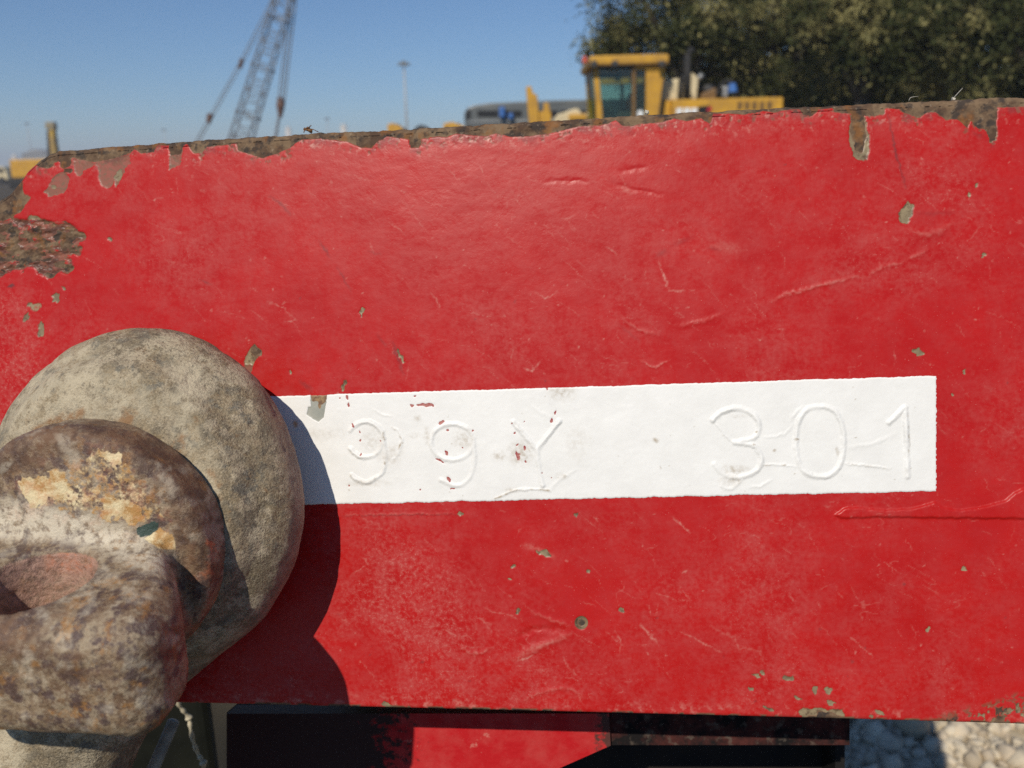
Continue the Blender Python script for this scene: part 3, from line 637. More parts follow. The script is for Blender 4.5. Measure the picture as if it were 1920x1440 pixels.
# two posts on foot plates carry the beam
for (x0, x1) in ((560, 660), (1400, 1500)):
    w = G - 0.10; u, v = s2uv([x0, x1], [1500, 1500], w)
    T = [(u[0], v[0], w), (u[1], v[1], w), (u[1], v[1], w - 0.08), (u[0], v[0], w - 0.08)]
    Tw = [np.array(PLATE @ Vector(p)) for p in T]
    V = [tuple(p) for p in Tw] + [(p[0], p[1], 0.012) for p in Tw]
    obj('post', V, [[3, 2, 1, 0], [4, 5, 6, 7]] + [[i, (i + 1) % 4, 4 + (i + 1) % 4, 4 + i] for i in range(4)], BLACKST, beam)
    c = sum(Tw) / 4
    V = [(c[0] + sx_ * 0.11, c[1] + sy_ * 0.11, z) for z in (-0.005, 0.012) for sx_, sy_ in ((-1, -1), (1, -1), (1, 1), (-1, 1))]
    obj('foot_plate', V, [[3, 2, 1, 0], [4, 5, 6, 7]] + [[i, (i + 1) % 4, 4 + (i + 1) % 4, 4 + i] for i in range(4)], BLACKST, beam)

# ------------------------------------------------------------------ the shackle, shaped as a distance field
def surface_nets(F, org, h):
    nx, ny, nz = F.shape; S = F < 0
    cnt = np.zeros((nx - 1, ny - 1, nz - 1), dtype=np.int8)
    for dx in (0, 1):
        for dy in (0, 1):
            for dz in (0, 1): cnt += S[dx:nx - 1 + dx, dy:ny - 1 + dy, dz:nz - 1 + dz]
    cells = np.nonzero((cnt > 0) & (cnt < 8)); nC = len(cells[0])
    idx = np.full(cnt.shape, -1, dtype=np.int64); idx[cells] = np.arange(nC)
    acc = np.zeros((nC, 3)); num = np.zeros(nC)
    c = np.stack(cells, -1)
    for ax in range(3):
        o1, o2 = [a for a in range(3) if a != ax]
        for p in (0, 1):
            for q_ in (0, 1):
                a = c.copy(); a[:, o1] += p; a[:, o2] += q_; b_ = a.copy(); b_[:, ax] += 1
                fa = F[a[:, 0], a[:, 1], a[:, 2]]; fb = F[b_[:, 0], b_[:, 1], b_[:, 2]]
                m = (fa < 0) != (fb < 0); t = np.where(m, fa / np.where(m, fa - fb, 1), 0)
                pos = a.astype(float); pos[:, ax] += t
                acc[m] += pos[m]; num[m] += 1
    V = org + h * acc / num[:, None]
    quads = []
    for ax in range(3):
        o1, o2 = (ax + 1) % 3, (ax + 2) % 3
        sl0 = [slice(None)] * 3; sl1 = [slice(None)] * 3; sl0[ax] = slice(0, -1); sl1[ax] = slice(1, None)
        ch = S[tuple(sl0)] != S[tuple(sl1)]
        e = np.stack(np.nonzero(ch), -1)
        ok = (e[:, o1] > 0) & (e[:, o2] > 0) & (e[:, o1] < F.shape[o1] - 1) & (e[:, o2] < F.shape[o2] - 1); e = e[ok]
        inside = S[e[:, 0], e[:, 1], e[:, 2]]
        def cid(a, b__):
            k = e.copy(); k[:, o1] -= a; k[:, o2] -= b__; return idx[k[:, 0], k[:, 1], k[:, 2]]
        qd = np.stack((cid(1, 1), cid(0, 1), cid(0, 0), cid(1, 0)), -1)
        qd[~inside] = qd[~inside][:, ::-1]; quads.append(qd)
    return V, np.vstack(quads)

def vnormals(V, Q):
    n = np.cross(V[Q[:, 2]] - V[Q[:, 0]], V[Q[:, 3]] - V[Q[:, 1]]); N = np.zeros_like(V)
    for k in range(4): np.add.at(N, Q[:, k], n)
    return N / (np.linalg.norm(N, axis=1)[:, None] + 1e-12)

def smin(a, b, k):
    h = np.clip(0.5 + 0.5 * (b - a) / k, 0, 1); return b + (a - b) * h - k * h * (1 - h)
def smax(a, b, k): return -smin(-a, -b, k)
def disc(r, z, R, t, rd):
    a = r - (R - rd); b_ = np.abs(z) - (t - rd)
    return np.sqrt(np.maximum(a, 0) ** 2 + np.maximum(b_, 0) ** 2) - rd + np.minimum(np.maximum(a, b_), 0)
def grid(lo, hi, h):
    ax = [np.arange(lo[i], hi[i], h, dtype=np.float32) for i in range(3)]
    return np.meshgrid(*ax, indexing='ij', sparse=True)

E_C = np.array((-0.1905, 0.0655, 0.443))
ez_ = np.array((YAW, 0, 1.0)); ez_ /= np.linalg.norm(ez_); ex_ = np.array((ez_[2], 0, -ez_[0])); ey_ = np.array((0, 1.0, 0))
EYE = M4(rot(ex_), rot(ey_), rot(ez_), cam2world(E_C))
DR = math.radians(14.5)
pz_ = ez_ * math.cos(DR) - ey_ * math.sin(DR); py_ = ey_ * math.cos(DR) + ez_ * math.sin(DR)
PIN = M4(rot(ex_), rot(py_), rot(pz_), cam2world(E_C))
def to_sheet(V, ax, ay, az):
    P = E_C + V[:, :1] * ax + V[:, 1:2] * ay + V[:, 2:] * az
    return (960 + FPX * P[:, 0] / P[:, 2]).astype(np.float32), (720 + FPX * P[:, 1] / P[:, 2]).astype(np.float32), P[:, 2]

h = 0.0012
lo = (-0.15, -0.105, -0.055); gx, gy, gz = grid(lo, (0.1, 0.26, 0.045), h)
rr_ = np.sqrt(gx * gx + (gy * np.where(gy < 0, 0.875, 1.0)) ** 2)
F = (((rr_ / 0.0830) ** 2.3 + (np.abs(gz) / 0.0405) ** 2.3) ** (1 / 2.3) - 1) * 0.040
# bulge of the forging towards the pin
F = smin(F, disc(rr_, gz + 0.0025, 0.0640, 0.0315, 0.006), 0.010)
ax_, ay_ = -0.088 / 0.20, 1.0; ln = math.hypot(ax_, ay_); ax_ /= ln; ay_ /= ln
tt = np.clip(gx * ax_ + gy * ay_, 0.02, 0.30)
rad = 0.056 - 0.010 * np.clip(tt / 0.12, 0, 1)
leg = np.sqrt((gx - tt * ax_) ** 2 + (gy - tt * ay_) ** 2 + (gz * 1.25) ** 2) - rad
F = smin(F, leg, 0.022)
Vb, Qb = surface_nets(F, np.array(lo), h)
Nb = vnormals(Vb, Qb)
if np.mean(np.sum(Nb * (Vb - Vb.mean(0)), 1)) < 0: Qb = Qb[:, ::-1]; Nb = -Nb
lump = fbm3(Vb, 0.034, 3, 3)
Vb = Vb + Nb * (lump * 0.0034 + fbm3(Vb, 0.009, 3, 13) * 0.0010 + np.minimum(fbm3(Vb, 0.0055, 2, 17) + 0.08, 0) * 0.0022)[:, None]
sxb, syb, zb = to_sheet(Vb, ex_, ey_, ez_)

def make_shackle():
    m = Mat('weathered_shackle_steel', 0.6, 0, 0.3)
    A = m.attr('tone'); n1 = m.noise(48, 7, 0.7); n2 = m.noise(170, 7, 0.7); n3 = m.noise(420, 5, 0.65); n5 = m.noise(1100, 3, 0.6)
    c = m.mix(m.ramp(n1, (0.44, 0.0), (0.56, 1.0)), (0.275, 0.208, 0.122), (0.365, 0.284, 0.178))
    c = m.mix(m.ramp(n2, (0.46, 0.0), (0.58, 0.85)), c, (0.185, 0.155, 0.108))
    c = m.mix(m.ramp(m.noise(75, 8, 0.72, off=(4, 1, 2)), (0.51, 0.0), (0.57, 0.8)), c, (0.47, 0.385, 0.262))
    c = m.mix(m.ramp(m.noise(90, 7, 0.68, off=(1, 8, 3)), (0.56, 0.0), (0.61, 0.75)), c, (0.135, 0.130, 0.110))
    c = m.mix(m.ramp(m.noise(130, 6, 0.65, off=(9, 3, 1)), (0.61, 0.0), (0.66, 0.7)), c, (0.22, 0.115, 0.045))
    c = m.mix(m.ramp(m.noise(26, 6, 0.6, off=(3, 3, 7)), (0.47, 0.0), (0.60, 0.6)), c, (0.165, 0.132, 0.088))
    c = m.mix(m.ramp(m.noise(34, 8, 0.72, off=(8, 5, 4)), (0.53, 0.0), (0.58, 0.75)), c, (0.50, 0.415, 0.285))
    c = m.mix(m.ramp(n3, (0.36, 0.6), (0.45, 0.0)), c, (0.11, 0.085, 0.058))
    c = m.mix(m.ramp(n5, (0.36, 0.6), (0.45, 0.0)), c, (0.095, 0.072, 0.050))
    c = m.mix(m.ramp(n5, (0.58, 0.0), (0.66, 0.55)), c, (0.52, 0.43, 0.30))
    c = m.mix(m.math('MULTIPLY', A[0], m.ramp(n2, (0.42, 0.15), (0.52, 0.9)), clamp=True), c, (0.56, 0.475, 0.33))     # pale crust
    c = m.mix(m.math('MULTIPLY', A[1], m.ramp(n2, (0.42, 0.1), (0.52, 0.9)), clamp=True), c, (0.26, 0.115, 0.035))    # fresh rust
    c = m.mix(m.math('MULTIPLY', A[2], 0.55), c, (0.25, 0.165, 0.125))    # rubbed rim
    m.color(c); m.rough(m.ramp(n3, (0.35, 0.45), (0.65, 0.75)))
    m.bump(m.math('MULTIPLY_ADD', n5, 0.6, m.math('MULTIPLY_ADD', n3, 0.9, n2)), 0.0012, 0.9)
    return m.m
SHK = make_shackle()
shackle = empty('bow_shackle', tuple(cam2world(E_C + np.array((-0.12, 0.36, 0.06)))))
tag(shackle, 'large weathered grey-brown steel bow shackle hanging at the left of the red plate', 'shackle')
body = obj('eye_and_leg', Vb, Qb, SHK, shackle, True, EYE)
w1 = sxb + fbm2(sxb, syb, 30, 4, 201, 0.6) * 60; w2 = syb + fbm2(sxb, syb, 30, 4, 203, 0.6) * 60
crust = sstep(-25, 25, poly_sd(w1, w2, [(320, 690), (350, 680), (385, 740), (360, 800), (370, 850), (420, 900), (380, 930), (340, 880), (330, 800)])) * 0.9
crust = np.maximum(crust, sstep(-30, 40, poly_sd(w1, w2, [(0, 700), (90, 650), (180, 640), (200, 700), (330, 760), (250, 800), (100, 790), (0, 830)])) * 0.75)
crust = np.maximum(crust, sstep(0, 30, 63 - w1 * 0.2 - sxb * 0.8) * (syb > 1355) * 0.9)
front = (Nb[:, 2] < 0)
rcol = np.hypot(sxb - 195, syb - 1000)
rust_b = 0.8 * sstep(243, 234, rcol + fbm2(sxb, syb, 20, 3, 205) * 14) * sstep(0.0, 0.12, fbm2(sxb, syb, 40, 3, 207)) * front
rim = sstep(20, 60, sxb - 420 + (syb - 900) * 0.05) * sstep(-0.5, -0.05, Nb[:, 2]) 
attr(body, 'tone', np.stack((crust * front, rust_b, np.clip(rim, 0, 1)), -1))

# the pin: collar and flattened eye
h = 0.0011
lo = (-0.075, -0.078, -0.152); gx, gy, gz = grid(lo, (0.075, 0.078, -0.020), h)
col = disc(np.sqrt(gx * gx + gy * gy), gz + 0.043, 0.0605, 0.013, 0.006)
# flattened eye: stadium in plan, rounded section
ZC, HW = -0.0935, 0.0675
EY = 0.0170
tz = np.clip((-0.055 - gz) / 0.045, 0, 1); hw_ = 0.047 + (HW - 0.047) * tz * tz * (3 - 2 * tz)
RD = 0.0150
qx = np.abs(gx) * (HW / hw_) - (HW - RD); qy = np.abs(gy - EY + (gz + 0.079) * 0.09) - (0.0270 - RD); qz = np.abs(gz + 0.0825) - (0.0415 - RD)
ear = np.sqrt(np.maximum(qx, 0) ** 2 + np.maximum(qy, 0) ** 2 + np.maximum(qz, 0) ** 2) + np.minimum(np.maximum(np.maximum(qx, qy), qz), 0) - RD
F = smin(col, ear, 0.007)
# shoulder that ramps from the collar down on to the flat of the eye
sh = np.sqrt((gx / 1.0) ** 2 + ((gy + 0.012) / 0.95) ** 2 + ((gz + 0.047) / 0.36) ** 2) - 0.0420
F = smin(F, sh * 0.6, 0.010)
hole = np.sqrt((gx - 0.004) ** 2 + (gz - ZC - 0.002) ** 2) - 0.0225 - 0.05 * np.maximum(np.abs(gy - EY) - 0.016, 0)
F = smax(F, -hole, 0.0025)
Vp, Qp = surface_nets(F, np.array(lo), h)
Np = vnormals(Vp, Qp)
if np.mean(np.sum(Np * (Vp - Vp.mean(0)), 1)) < 0: Qp = Qp[:, ::-1]; Np = -Np
Vp = Vp + Np * (fbm3(Vp, 0.026, 3, 23) * 0.0016 + fbm3(Vp, 0.007, 3, 27) * 0.0006 + np.minimum(fbm3(Vp, 0.005, 2, 29) + 0.06, 0) * 0.0018)[:, None]
sxp, syp, zp = to_sheet(Vp, ex_, py_, pz_)

def make_pin():
    m = Mat('rust_brown_pin_steel', 0.5, 0, 0.45)
    A = m.attr('tone'); B = m.attr('paint'); n1 = m.noise(95, 8, 0.7); n2 = m.noise(220, 7, 0.7); n3 = m.noise(480, 5, 0.65); n5 = m.noise(1200, 3, 0.6)
    c = m.mix(m.ramp(n1, (0.45, 0.0), (0.55, 1.0)), (0.165, 0.100, 0.058), (0.265, 0.185, 0.112))
    c = m.mix(m.ramp(n2, (0.49, 0.0), (0.57, 0.9)), c, (0.34, 0.262, 0.172))
    c = m.mix(m.ramp(m.noise(120, 7, 0.7, off=(2, 7, 5)), (0.50, 0.0), (0.56, 0.9)), c, (0.095, 0.058, 0.052))
    c = m.mix(m.ramp(m.noise(85, 7, 0.7, off=(6, 2, 9)), (0.56, 0.0), (0.62, 0.8)), c, (0.34, 0.165, 0.050))
    c = m.mix(m.ramp(n3, (0.56, 0.0), (0.66, 0.6)), c, (0.40, 0.315, 0.21))
    c = m.mix(m.ramp(n3, (0.36, 0.7), (0.45, 0.0)), c, (0.070, 0.045, 0.034))
    c = m.mix(m.math('MULTIPLY', A[1], m.ramp(n2, (0.40, 0.35), (0.56, 1.0)), clamp=True), c, m.mix(m.ramp(n1, (0.42, 0.0), (0.56, 1.0)), (0.085, 0.045, 0.028), (0.170, 0.090, 0.048)))   # brown skin
    c = m.mix(m.math('MULTIPLY', A[2], m.ramp(n2, (0.40, 0.2), (0.52, 0.95)), clamp=True), c, (0.64, 0.555, 0.42))       # pale band and patches
    def edge(a, k=1.2): return m.ramp(m.math('MULTIPLY_ADD', m.math('SUBTRACT', n3, 0.5), k, a), (0.42, 0.0), (0.58, 1.0))
    c = m.mix(edge(A[0]), c, m.mix(m.ramp(n1, (0.44, 0.0), (0.58, 1.0)), (0.72, 0.59, 0.35), (0.46, 0.25, 0.08)))       # old cream paint
    c = m.mix(m.math('MULTIPLY', B[0], m.ramp(n2, (0.42, 0.1), (0.54, 0.9)), clamp=True), c, (0.56, 0.17, 0.07))         # orange paint
    c = m.mix(m.math('MULTIPLY', B[2], m.ramp(n3, (0.40, 0.4), (0.55, 1.0)), clamp=True), c, (0.46, 0.27, 0.20))         # pinkish dust
    c = m.mix(edge(B[1], 0.2), c, (0.035, 0.060, 0.048))                                                                # green flake
    m.color(c); m.rough(m.ramp(n2, (0.40, 0.34), (0.60, 0.66)))
    m.bump(m.math('MULTIPLY_ADD', n5, 0.4, m.math('MULTIPLY_ADD', n3, 0.8, n2)), 0.0009, 0.85)
    return m.m
PINM = make_pin()
pin = obj('pin', Vp, Qp, PINM, shackle, True, PIN); pin['label'] = 'rusty brown shackle pin with flattened eye and patches of cream paint'
w1 = sxp + fbm2(sxp, syp, 22, 4, 211, 0.65) * 42; w2 = syp + fbm2(sxp, syp, 22, 4, 213, 0.65) * 42
def msk(pts, s=2.5, a=w1, b_=w2): return sstep(-s, s, poly_sd(a, b_, pts))
holes = sstep(-0.02, 0.06, fbm2(sxp, syp, 34, 3, 215))
cream = msk([(40, 910), (95, 878), (150, 885), (170, 840), (225, 850), (250, 890), (265, 930), (305, 965), (260, 985), (190, 970), (140, 962), (60, 950)]) * (0.45 + 0.55 * holes)
cream = np.maximum(cream, msk([(270, 1010), (300, 990), (325, 1005), (330, 1030), (300, 1030)], 2.5, sxp, syp))
cream = np.maximum(cream, msk([(178, 850), (200, 846), (228, 862), (222, 872), (200, 862)], 3, sxp, syp))
brown = sstep(-20, 20, poly_sd(w1, w2, [(-60, 790), (120, 790), (260, 800), (370, 870), (415, 940), (420, 1080), (345, 1090), (325, 960), (270, 880), (150, 850), (60, 890), (-60, 910)]))
brown = np.maximum(brown, 0.95 * sstep(-0.06, 0.12, fbm2(sxp * 0.7, syp * 1.4, 70, 4, 217, 0.6)) * sstep(1100, 1150, syp) * sstep(1330, 1240, syp))
pale = sstep(-18, 26, poly_sd(w1 * 0.5 + sxp * 0.5, w2 * 0.5 + syp * 0.5, [(-60, 935), (60, 935), (180, 965), (270, 1000), (330, 1045), (300, 1085), (215, 1050), (120, 1018), (-60, 1015)]))
pale = np.maximum(pale, 0.38 * sstep(0.06, 0.2, fbm2(sxp, syp, 40, 4, 219, 0.65)))
rv = np.stack((Vp[:, 0] - 0.004, Vp[:, 2] - ZC - 0.002), -1); rl = np.linalg.norm(rv, axis=1) + 1e-9
inh = (rl < 0.029) & ((Np[:, 0] * rv[:, 0] + Np[:, 2] * rv[:, 1]) / rl < -0.55) & (np.abs(Vp[:, 1] - EY) < 0.0255) & (Vp[:, 2] < -0.062)
halo = msk([(20, 915), (80, 870), (150, 872), (165, 832), (230, 838), (265, 885), (285, 930), (330, 965), (320, 1000), (260, 1000), (190, 985), (120, 975), (30, 965)], 22)
orange = inh * sstep(10, -10, np.abs(sxp - 130) - 45) * sstep(1085, 1060, syp); orange = np.maximum(orange, msk([(385, 1010), (402, 1015), (400, 1045), (384, 1045)], 4))
orange = np.maximum(orange, 0.8 * msk([(352, 1075), (392, 1085), (400, 1050), (370, 1090)], 6))
green = msk([(253, 993), (265, 988), (285, 978), (297, 980), (293, 995), (280, 1005), (262, 1008)], 1.5, sxp * 0.8 + w1 * 0.2, syp * 0.8 + w2 * 0.2)
brown = np.maximum(brown * (1 - 0.6 * halo), 0); cream = np.maximum(cream, halo * 0.42 * sstep(-0.05, 0.15, fbm2(sxp, syp, 18, 4, 223, 0.65)))
orange = np.maximum(orange, 0.28 * halo * sstep(-0.02, 0.12, fbm2(sxp, syp, 24, 4, 221, 0.65)))
attr(pin, 'tone', np.stack((cream, np.clip(brown * (1 - inh), 0, 1), np.clip(pale * (1 - inh), 0, 1)), -1))
attr(pin, 'paint', np.stack((orange, green, inh * 0.85), -1))

def sweep(name, path, radii, mat, parent, n=24, smooth=True, caps=True):
    P = [np.array(p, float) for p in path]; V = []; Fc = []
    ref = np.array((0.13, 0.37, 0.91)); pn = None
    for i, p in enumerate(P):
        t = P[min(i + 1, len(P) - 1)] - P[max(i - 1, 0)]; t /= np.linalg.norm(t)
        a = np.cross(t, ref) if pn is None else pn - t * pn.dot(t)
        a /= np.linalg.norm(a); pn = a; b_ = np.cross(t, a)
        r = radii[i] if hasattr(radii, '__len__') else radii
        for k in range(n):
            q_ = 2 * math.pi * k / n; V.append(p + r * (math.cos(q_) * a + math.sin(q_) * b_))
    for i in range(len(P) - 1):
        for k in range(n): Fc.append([i * n + k, i * n + (k + 1) % n, (i + 1) * n + (k + 1) % n, (i + 1) * n + k])
    if caps: Fc.append(list(range(n))[::-1]); Fc.append([(len(P) - 1) * n + k for k in range(n)])
    return obj(name, V, Fc, mat, parent, smooth)
def eyeP(x, y, z): return cam2world(E_C + x * ex_ + y * ey_ + z * ez_)
path = smooth_line([(0, 0), (1, 1)])  # (kept for symmetry of helper use)
ctrl = [(-0.085, 0.193, 0.0), (-0.105, 0.24, 0.0), (-0.145, 0.31, 0.012), (-0.170, 0.35, 0.055), (-0.160, 0.31, 0.098), (-0.125, 0.19, 0.110), (-0.06, 0.07, 0.110), (0, 0.0, 0.110)]
def cr3(P, n=6):
    P = [np.array(p, float) for p in P]; P = [2 * P[0] - P[1]] + P + [2 * P[-1] - P[-2]]; out = []
    for i in range(1, len(P) - 2):
        for k in range(n):
            t = k / n; a, b_, c, d = P[i - 1:i + 3]
            out.append(0.5 * (2 * b_ + (c - a) * t + (2 * a - 5 * b_ + 4 * c - d) * t * t + (3 * b_ - a - 3 * c + d) * t ** 3))
    out.append(P[-2]); return out
bow = sweep('bow', [eyeP(*p) for p in cr3(ctrl)], [0.041 - 0.008 * min(1, i / 30) for i in range(43)], SHK, shackle, 28)
attr(bow, 'tone', np.zeros((len(bow.data.vertices), 3)))
re = sweep('rear_eye', [eyeP(0, 0, z) for z in (0.080, 0.083, 0.09, 0.13, 0.137, 0.14)], [0.06, 0.074, 0.080, 0.080, 0.074, 0.06], SHK, shackle, 40); attr(re, 'tone', np.zeros((len(re.data.vertices), 3)))
for nm, zz, rd in (('pin_shank', (-0.02, 0.15), 0.034), ('pin_nut', (0.142, 0.175), 0.052)):
    o = sweep(nm, [eyeP(0, 0.003, z) for z in zz], rd, PINM, shackle, 6 if 'nut' in nm else 32, 'nut' not in nm)
    attr(o, 'tone', np.zeros((len(o.data.vertices), 3))); attr(o, 'paint', np.zeros((len(o.data.vertices), 3)))

# ------------------------------------------------------------------ bits under and on the beam
GREYST = plain('grey_scuffed_steel', (0.34, 0.30, 0.24), (0.50, 0.44, 0.35), 90, 0.6)
CORD = plain('pale_cord', (0.55, 0.48, 0.34), (0.42, 0.36, 0.25), 200, 0.8)
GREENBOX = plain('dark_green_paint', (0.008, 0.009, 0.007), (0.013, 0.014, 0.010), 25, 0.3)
def camP(px, py, z): return cam2world(np.array(((px - 960) / FPX * z, (py - 720) / FPX * z, z)))
a_ = camP(326, 1352, 0.60); b_ = camP(262, 1500, 0.585); d_ = (b_ - a_) / np.linalg.norm(b_ - a_)
gnd = b_ + d_ * ((0.0 - b_[2]) / d_[2])
rod = sweep('steel_rod', [a_ - d_ * 0.0012, a_, b_, gnd], [0.0025, 0.0042, 0.0042, 0.0042], GREYST, None, 14)
tag(rod, 'thin grey steel rod leaning behind the shackle leg', 'rod')
cp = [(331, 1290, .70), (334, 1318, .71), (344, 1333, .715), (354, 1346, .72), (357, 1364, .72), (363, 1392, .725), (372, 1415, .73), (381, 1430, .73), (383, 1450, .735), (388, 1480, .74)]
cw = [camP(*p) for p in cp]; cw += [cw[-1] + np.array((0.006, 0.01, -0.12)), np.array((cw[-1][0] + 0.01, cw[-1][1] + 0.02, 0.003))]
pts = cr3(cw, 8); rad_ = [0.0016 * (1 + 0.25 * math.sin(i * 0.9)) for i in range(len(pts))]
for kn in (3 * 8, 7 * 8): rad_[kn] = 0.0034; rad_[kn + 1] = 0.0030; rad_[kn - 1] = 0.0027
cord = sweep('knotted_cord', pts, rad_, CORD, None, 10); tag(cord, 'thin pale knotted cord hanging below the plate beside the shackle', 'cord')
# dark green can standing behind
p0 = camP(130, 1500, 0.98); p1 = camP(409, 1500, 0.98); zt = camP(300, 1285, 0.98)[2]
can = empty('green_can', (float((p0[0] + p1[0]) / 2), float(p0[1] + 0.06), 0.0)); tag(can, 'dark green metal can standing in the shade behind the shackle', 'can')
def wbox(name, lo, hi, mat, parent=None, bev=0.0):
    (x0, y0, z0), (x1, y1, z1) = lo, hi
    if bev <= 0:
        V = [(x, y, z) for z in (z0, z1) for x, y in ((x0, y0), (x1, y0), (x1, y1), (x0, y1))]
        return obj(name, V, [[3, 2, 1, 0], [4, 5, 6, 7], [0, 1, 5, 4], [1, 2, 6, 5], [2, 3, 7, 6], [3, 0, 4, 7]], mat, parent)
    import bmesh
    bm = bmesh.new(); bmesh.ops.create_cube(bm, size=1.0)
    for v in bm.verts: v.co = Vector(((x0 + x1) / 2 + v.co.x * (x1 - x0), (y0 + y1) / 2 + v.co.y * (y1 - y0), (z0 + z1) / 2 + v.co.z * (z1 - z0)))
    bmesh.ops.bevel(bm, geom=list(bm.edges), offset=bev, segments=3, affect='EDGES', profile=0.5)
    me = bpy.data.meshes.new(name); bm.to_mesh(me); bm.free(); me.materials.append(mat)
    o = bpy.data.objects.new(name, me); COL.objects.link(o)
    if parent is not None: parent_to(o, parent)
    return o
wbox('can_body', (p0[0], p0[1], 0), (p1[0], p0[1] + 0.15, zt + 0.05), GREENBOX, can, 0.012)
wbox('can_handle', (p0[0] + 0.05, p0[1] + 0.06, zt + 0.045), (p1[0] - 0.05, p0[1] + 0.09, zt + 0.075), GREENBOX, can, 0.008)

# dried husk and fibres on the top edge
HUSK = plain('dry_brown_husk', (0.20, 0.085, 0.02), (0.05, 0.025, 0.012), 900, 0.6)
def plP(px, py, w): u, v = s2uv(px, py, w); return np.array(PLATE @ Vector((float(u), float(v), w)))
hk = empty('insect_husk', tuple(plP(579, 247, -0.006))); tag(hk, 'tiny dried brown insect husk on the rusty top edge', 'insect')
sweep('husk_body', [plP(*p) for p in ((569, 243, -.006), (571, 241.5, -.006), (575, 243, -.006), (579, 243, -.006), (583, 246, -.006), (585, 248.5, -.006))], [0.0003, 0.0008, 0.0007, 0.0011, 0.0011, 0.0004], HUSK, hk, 10)
sweep('husk_head', [plP(*p) for p in ((574, 240.5, -.005), (577, 239.5, -.005), (580, 241, -.005))], [0.0003, 0.0007, 0.0003], HUSK, hk, 8)
for L in (((579, 240), (582, 236), (584, 235)), ((583, 242.5), (588, 243), (593, 245.5), (597, 247)), ((571, 244), (569.5, 249)), ((583, 246), (583.5, 250.5))):
    sweep('husk_leg', [plP(*p, -.006) for p in L], [0.0004] + [0.00022] * (len(L) - 1), HUSK, hk, 6)
FIB = plain('pale_fibre', (0.45, 0.42, 0.36), None, 300, 0.7)
for L, lab in ((((1704, 188.5), (1707, 183), (1713, 181.5), (1722, 180.5)), 'curled pale fibre stuck on the rusty top edge, left of the pair'), (((1787, 185), (1793, 178), (1805, 165)), 'straight thin fibre sticking up from the rusty top edge at right')):
    tag(sweep('fibre', [plP(*p, -.004) for p in L], [0.00022, 0.00018, 0.00014, 0.0001][:len(L)], FIB, None, 6), lab, 'fibre')
GRIT = plain('pale_grit', (0.6, 0.55, 0.45), None, 500, 0.8)
for (x, y, r, lab) in ((1212, 212.5, 0.0016, 'pale crumb of grit lying on the rusty edge below the yellow cab'), (1787, 187.5, 0.0012, 'pale bead of grit at the foot of the straight fibre')):
    tag(sweep('grit', [plP(x - 6 * r * 600 / 3, y, -.004), plP(x - 2, y - 1, -.004), plP(x + 3, y - 0.5, -.004), plP(x + 7 * r * 300, y + 1, -.004)], [r * .3, r, r * 0.8, r * .3], GRIT, None, 7, False), lab, 'grit')

# ------------------------------------------------------------------ ground
def make_ground():
    m = Mat('dark_yard_ground', 0.9, 0, 0.2)
    n1 = m.noise(0.25, 5); n2 = m.noise(9, 6, 0.6); v = m.voro(28)
    c = m.mix(m.ramp(n1, (0.3, 0.0), (0.7, 1.0)), (0.095, 0.080, 0.060), (0.125, 0.105, 0.080))  # base colour kept dark to cut light bounced into the shadows
    c = m.mix(m.ramp(n2, (0.4, 0.0), (0.7, 0.6)), c, (0.075, 0.063, 0.048))
    c = m.mix(m.ramp(v['Distance'], (0.3, 0.0), (0.75, 0.5)), c, (0.05, 0.042, 0.034))
    return m.color(c).bump(m.math('ADD', n2, v['Distance']), 0.02, 0.6).m
GS = 4500
g = obj('ground', [(-GS, -60, 0), (GS, -60, 0), (GS, 2 * GS, 0), (-GS, 2 * GS, 0)], [[0, 1, 2, 3]], make_ground()); tag(g, kind='structure')
def make_stone():
    m = Mat('limestone_gravel', 0.85, 0, 0.25)
    oi = m.node('ShaderNodeNewGeometry').outputs['Random Per Island']
    c = m.ramp(oi, (0.0, (0.40, 0.32, 0.22)), (0.35, (0.56, 0.475, 0.345)), (0.7, (0.64, 0.55, 0.41)), (1.0, (0.50, 0.40, 0.28)))
    c = m.mix(m.ramp(m.noise(60, 5), (0.4, 0.0), (0.7, 0.5)), c, (0.33, 0.28, 0.21))
    return m.color(c).bump(m.noise(120, 5), 0.003, 0.7).m
rs_ = np.random.RandomState(3)
ico_v = []
t_ = (1 + 5 ** 0.5) / 2
iv = np.array([(-1, t_, 0), (1, t_, 0), (-1, -t_, 0), (1, -t_, 0), (0, -1, t_), (0, 1, t_), (0, -1, -t_), (0, 1, -t_), (t_, 0, -1), (t_, 0, 1), (-t_, 0, -1), (-t_, 0, 1)]) / math.hypot(1, t_)
it = [(0, 11, 5), (0, 5, 1), (0, 1, 7), (0, 7, 10), (0, 10, 11), (1, 5, 9), (5, 11, 4), (11, 10, 2), (10, 7, 6), (7, 1, 8), (3, 9, 4), (3, 4, 2), (3, 2, 6), (3, 6, 8), (3, 8, 9), (4, 9, 5), (2, 4, 11), (6, 2, 10), (8, 6, 7), (9, 8, 1)]
def subdiv(v, f):
    v = [tuple(x) for x in v]; cache = {}; nf = []
    def mid(a, b):
        k = (min(a, b), max(a, b))
        if k not in cache:
            p = np.array(v[a]) + np.array(v[b]); p /= np.linalg.norm(p); v.append(tuple(p)); cache[k] = len(v) - 1
        return cache[k]
    for a, b, c in f:
        x, y, z = mid(a, b), mid(b, c), mid(c, a); nf += [(a, x, z), (b, y, x), (c, z, y), (x, y, z)]
    return np.array(v), nf
bv_ = iv; bf_ = np.array(it)
NS = 19000; NF = 14500
xs = np.concatenate((rs_.uniform(0.25, 1.9, NF), rs_.uniform(-1.8, 3.4, NS - NF))); ys = np.concatenate((rs_.uniform(1.05, 2.35, NF), rs_.uniform(0.9, 3.7, NS - NF)))
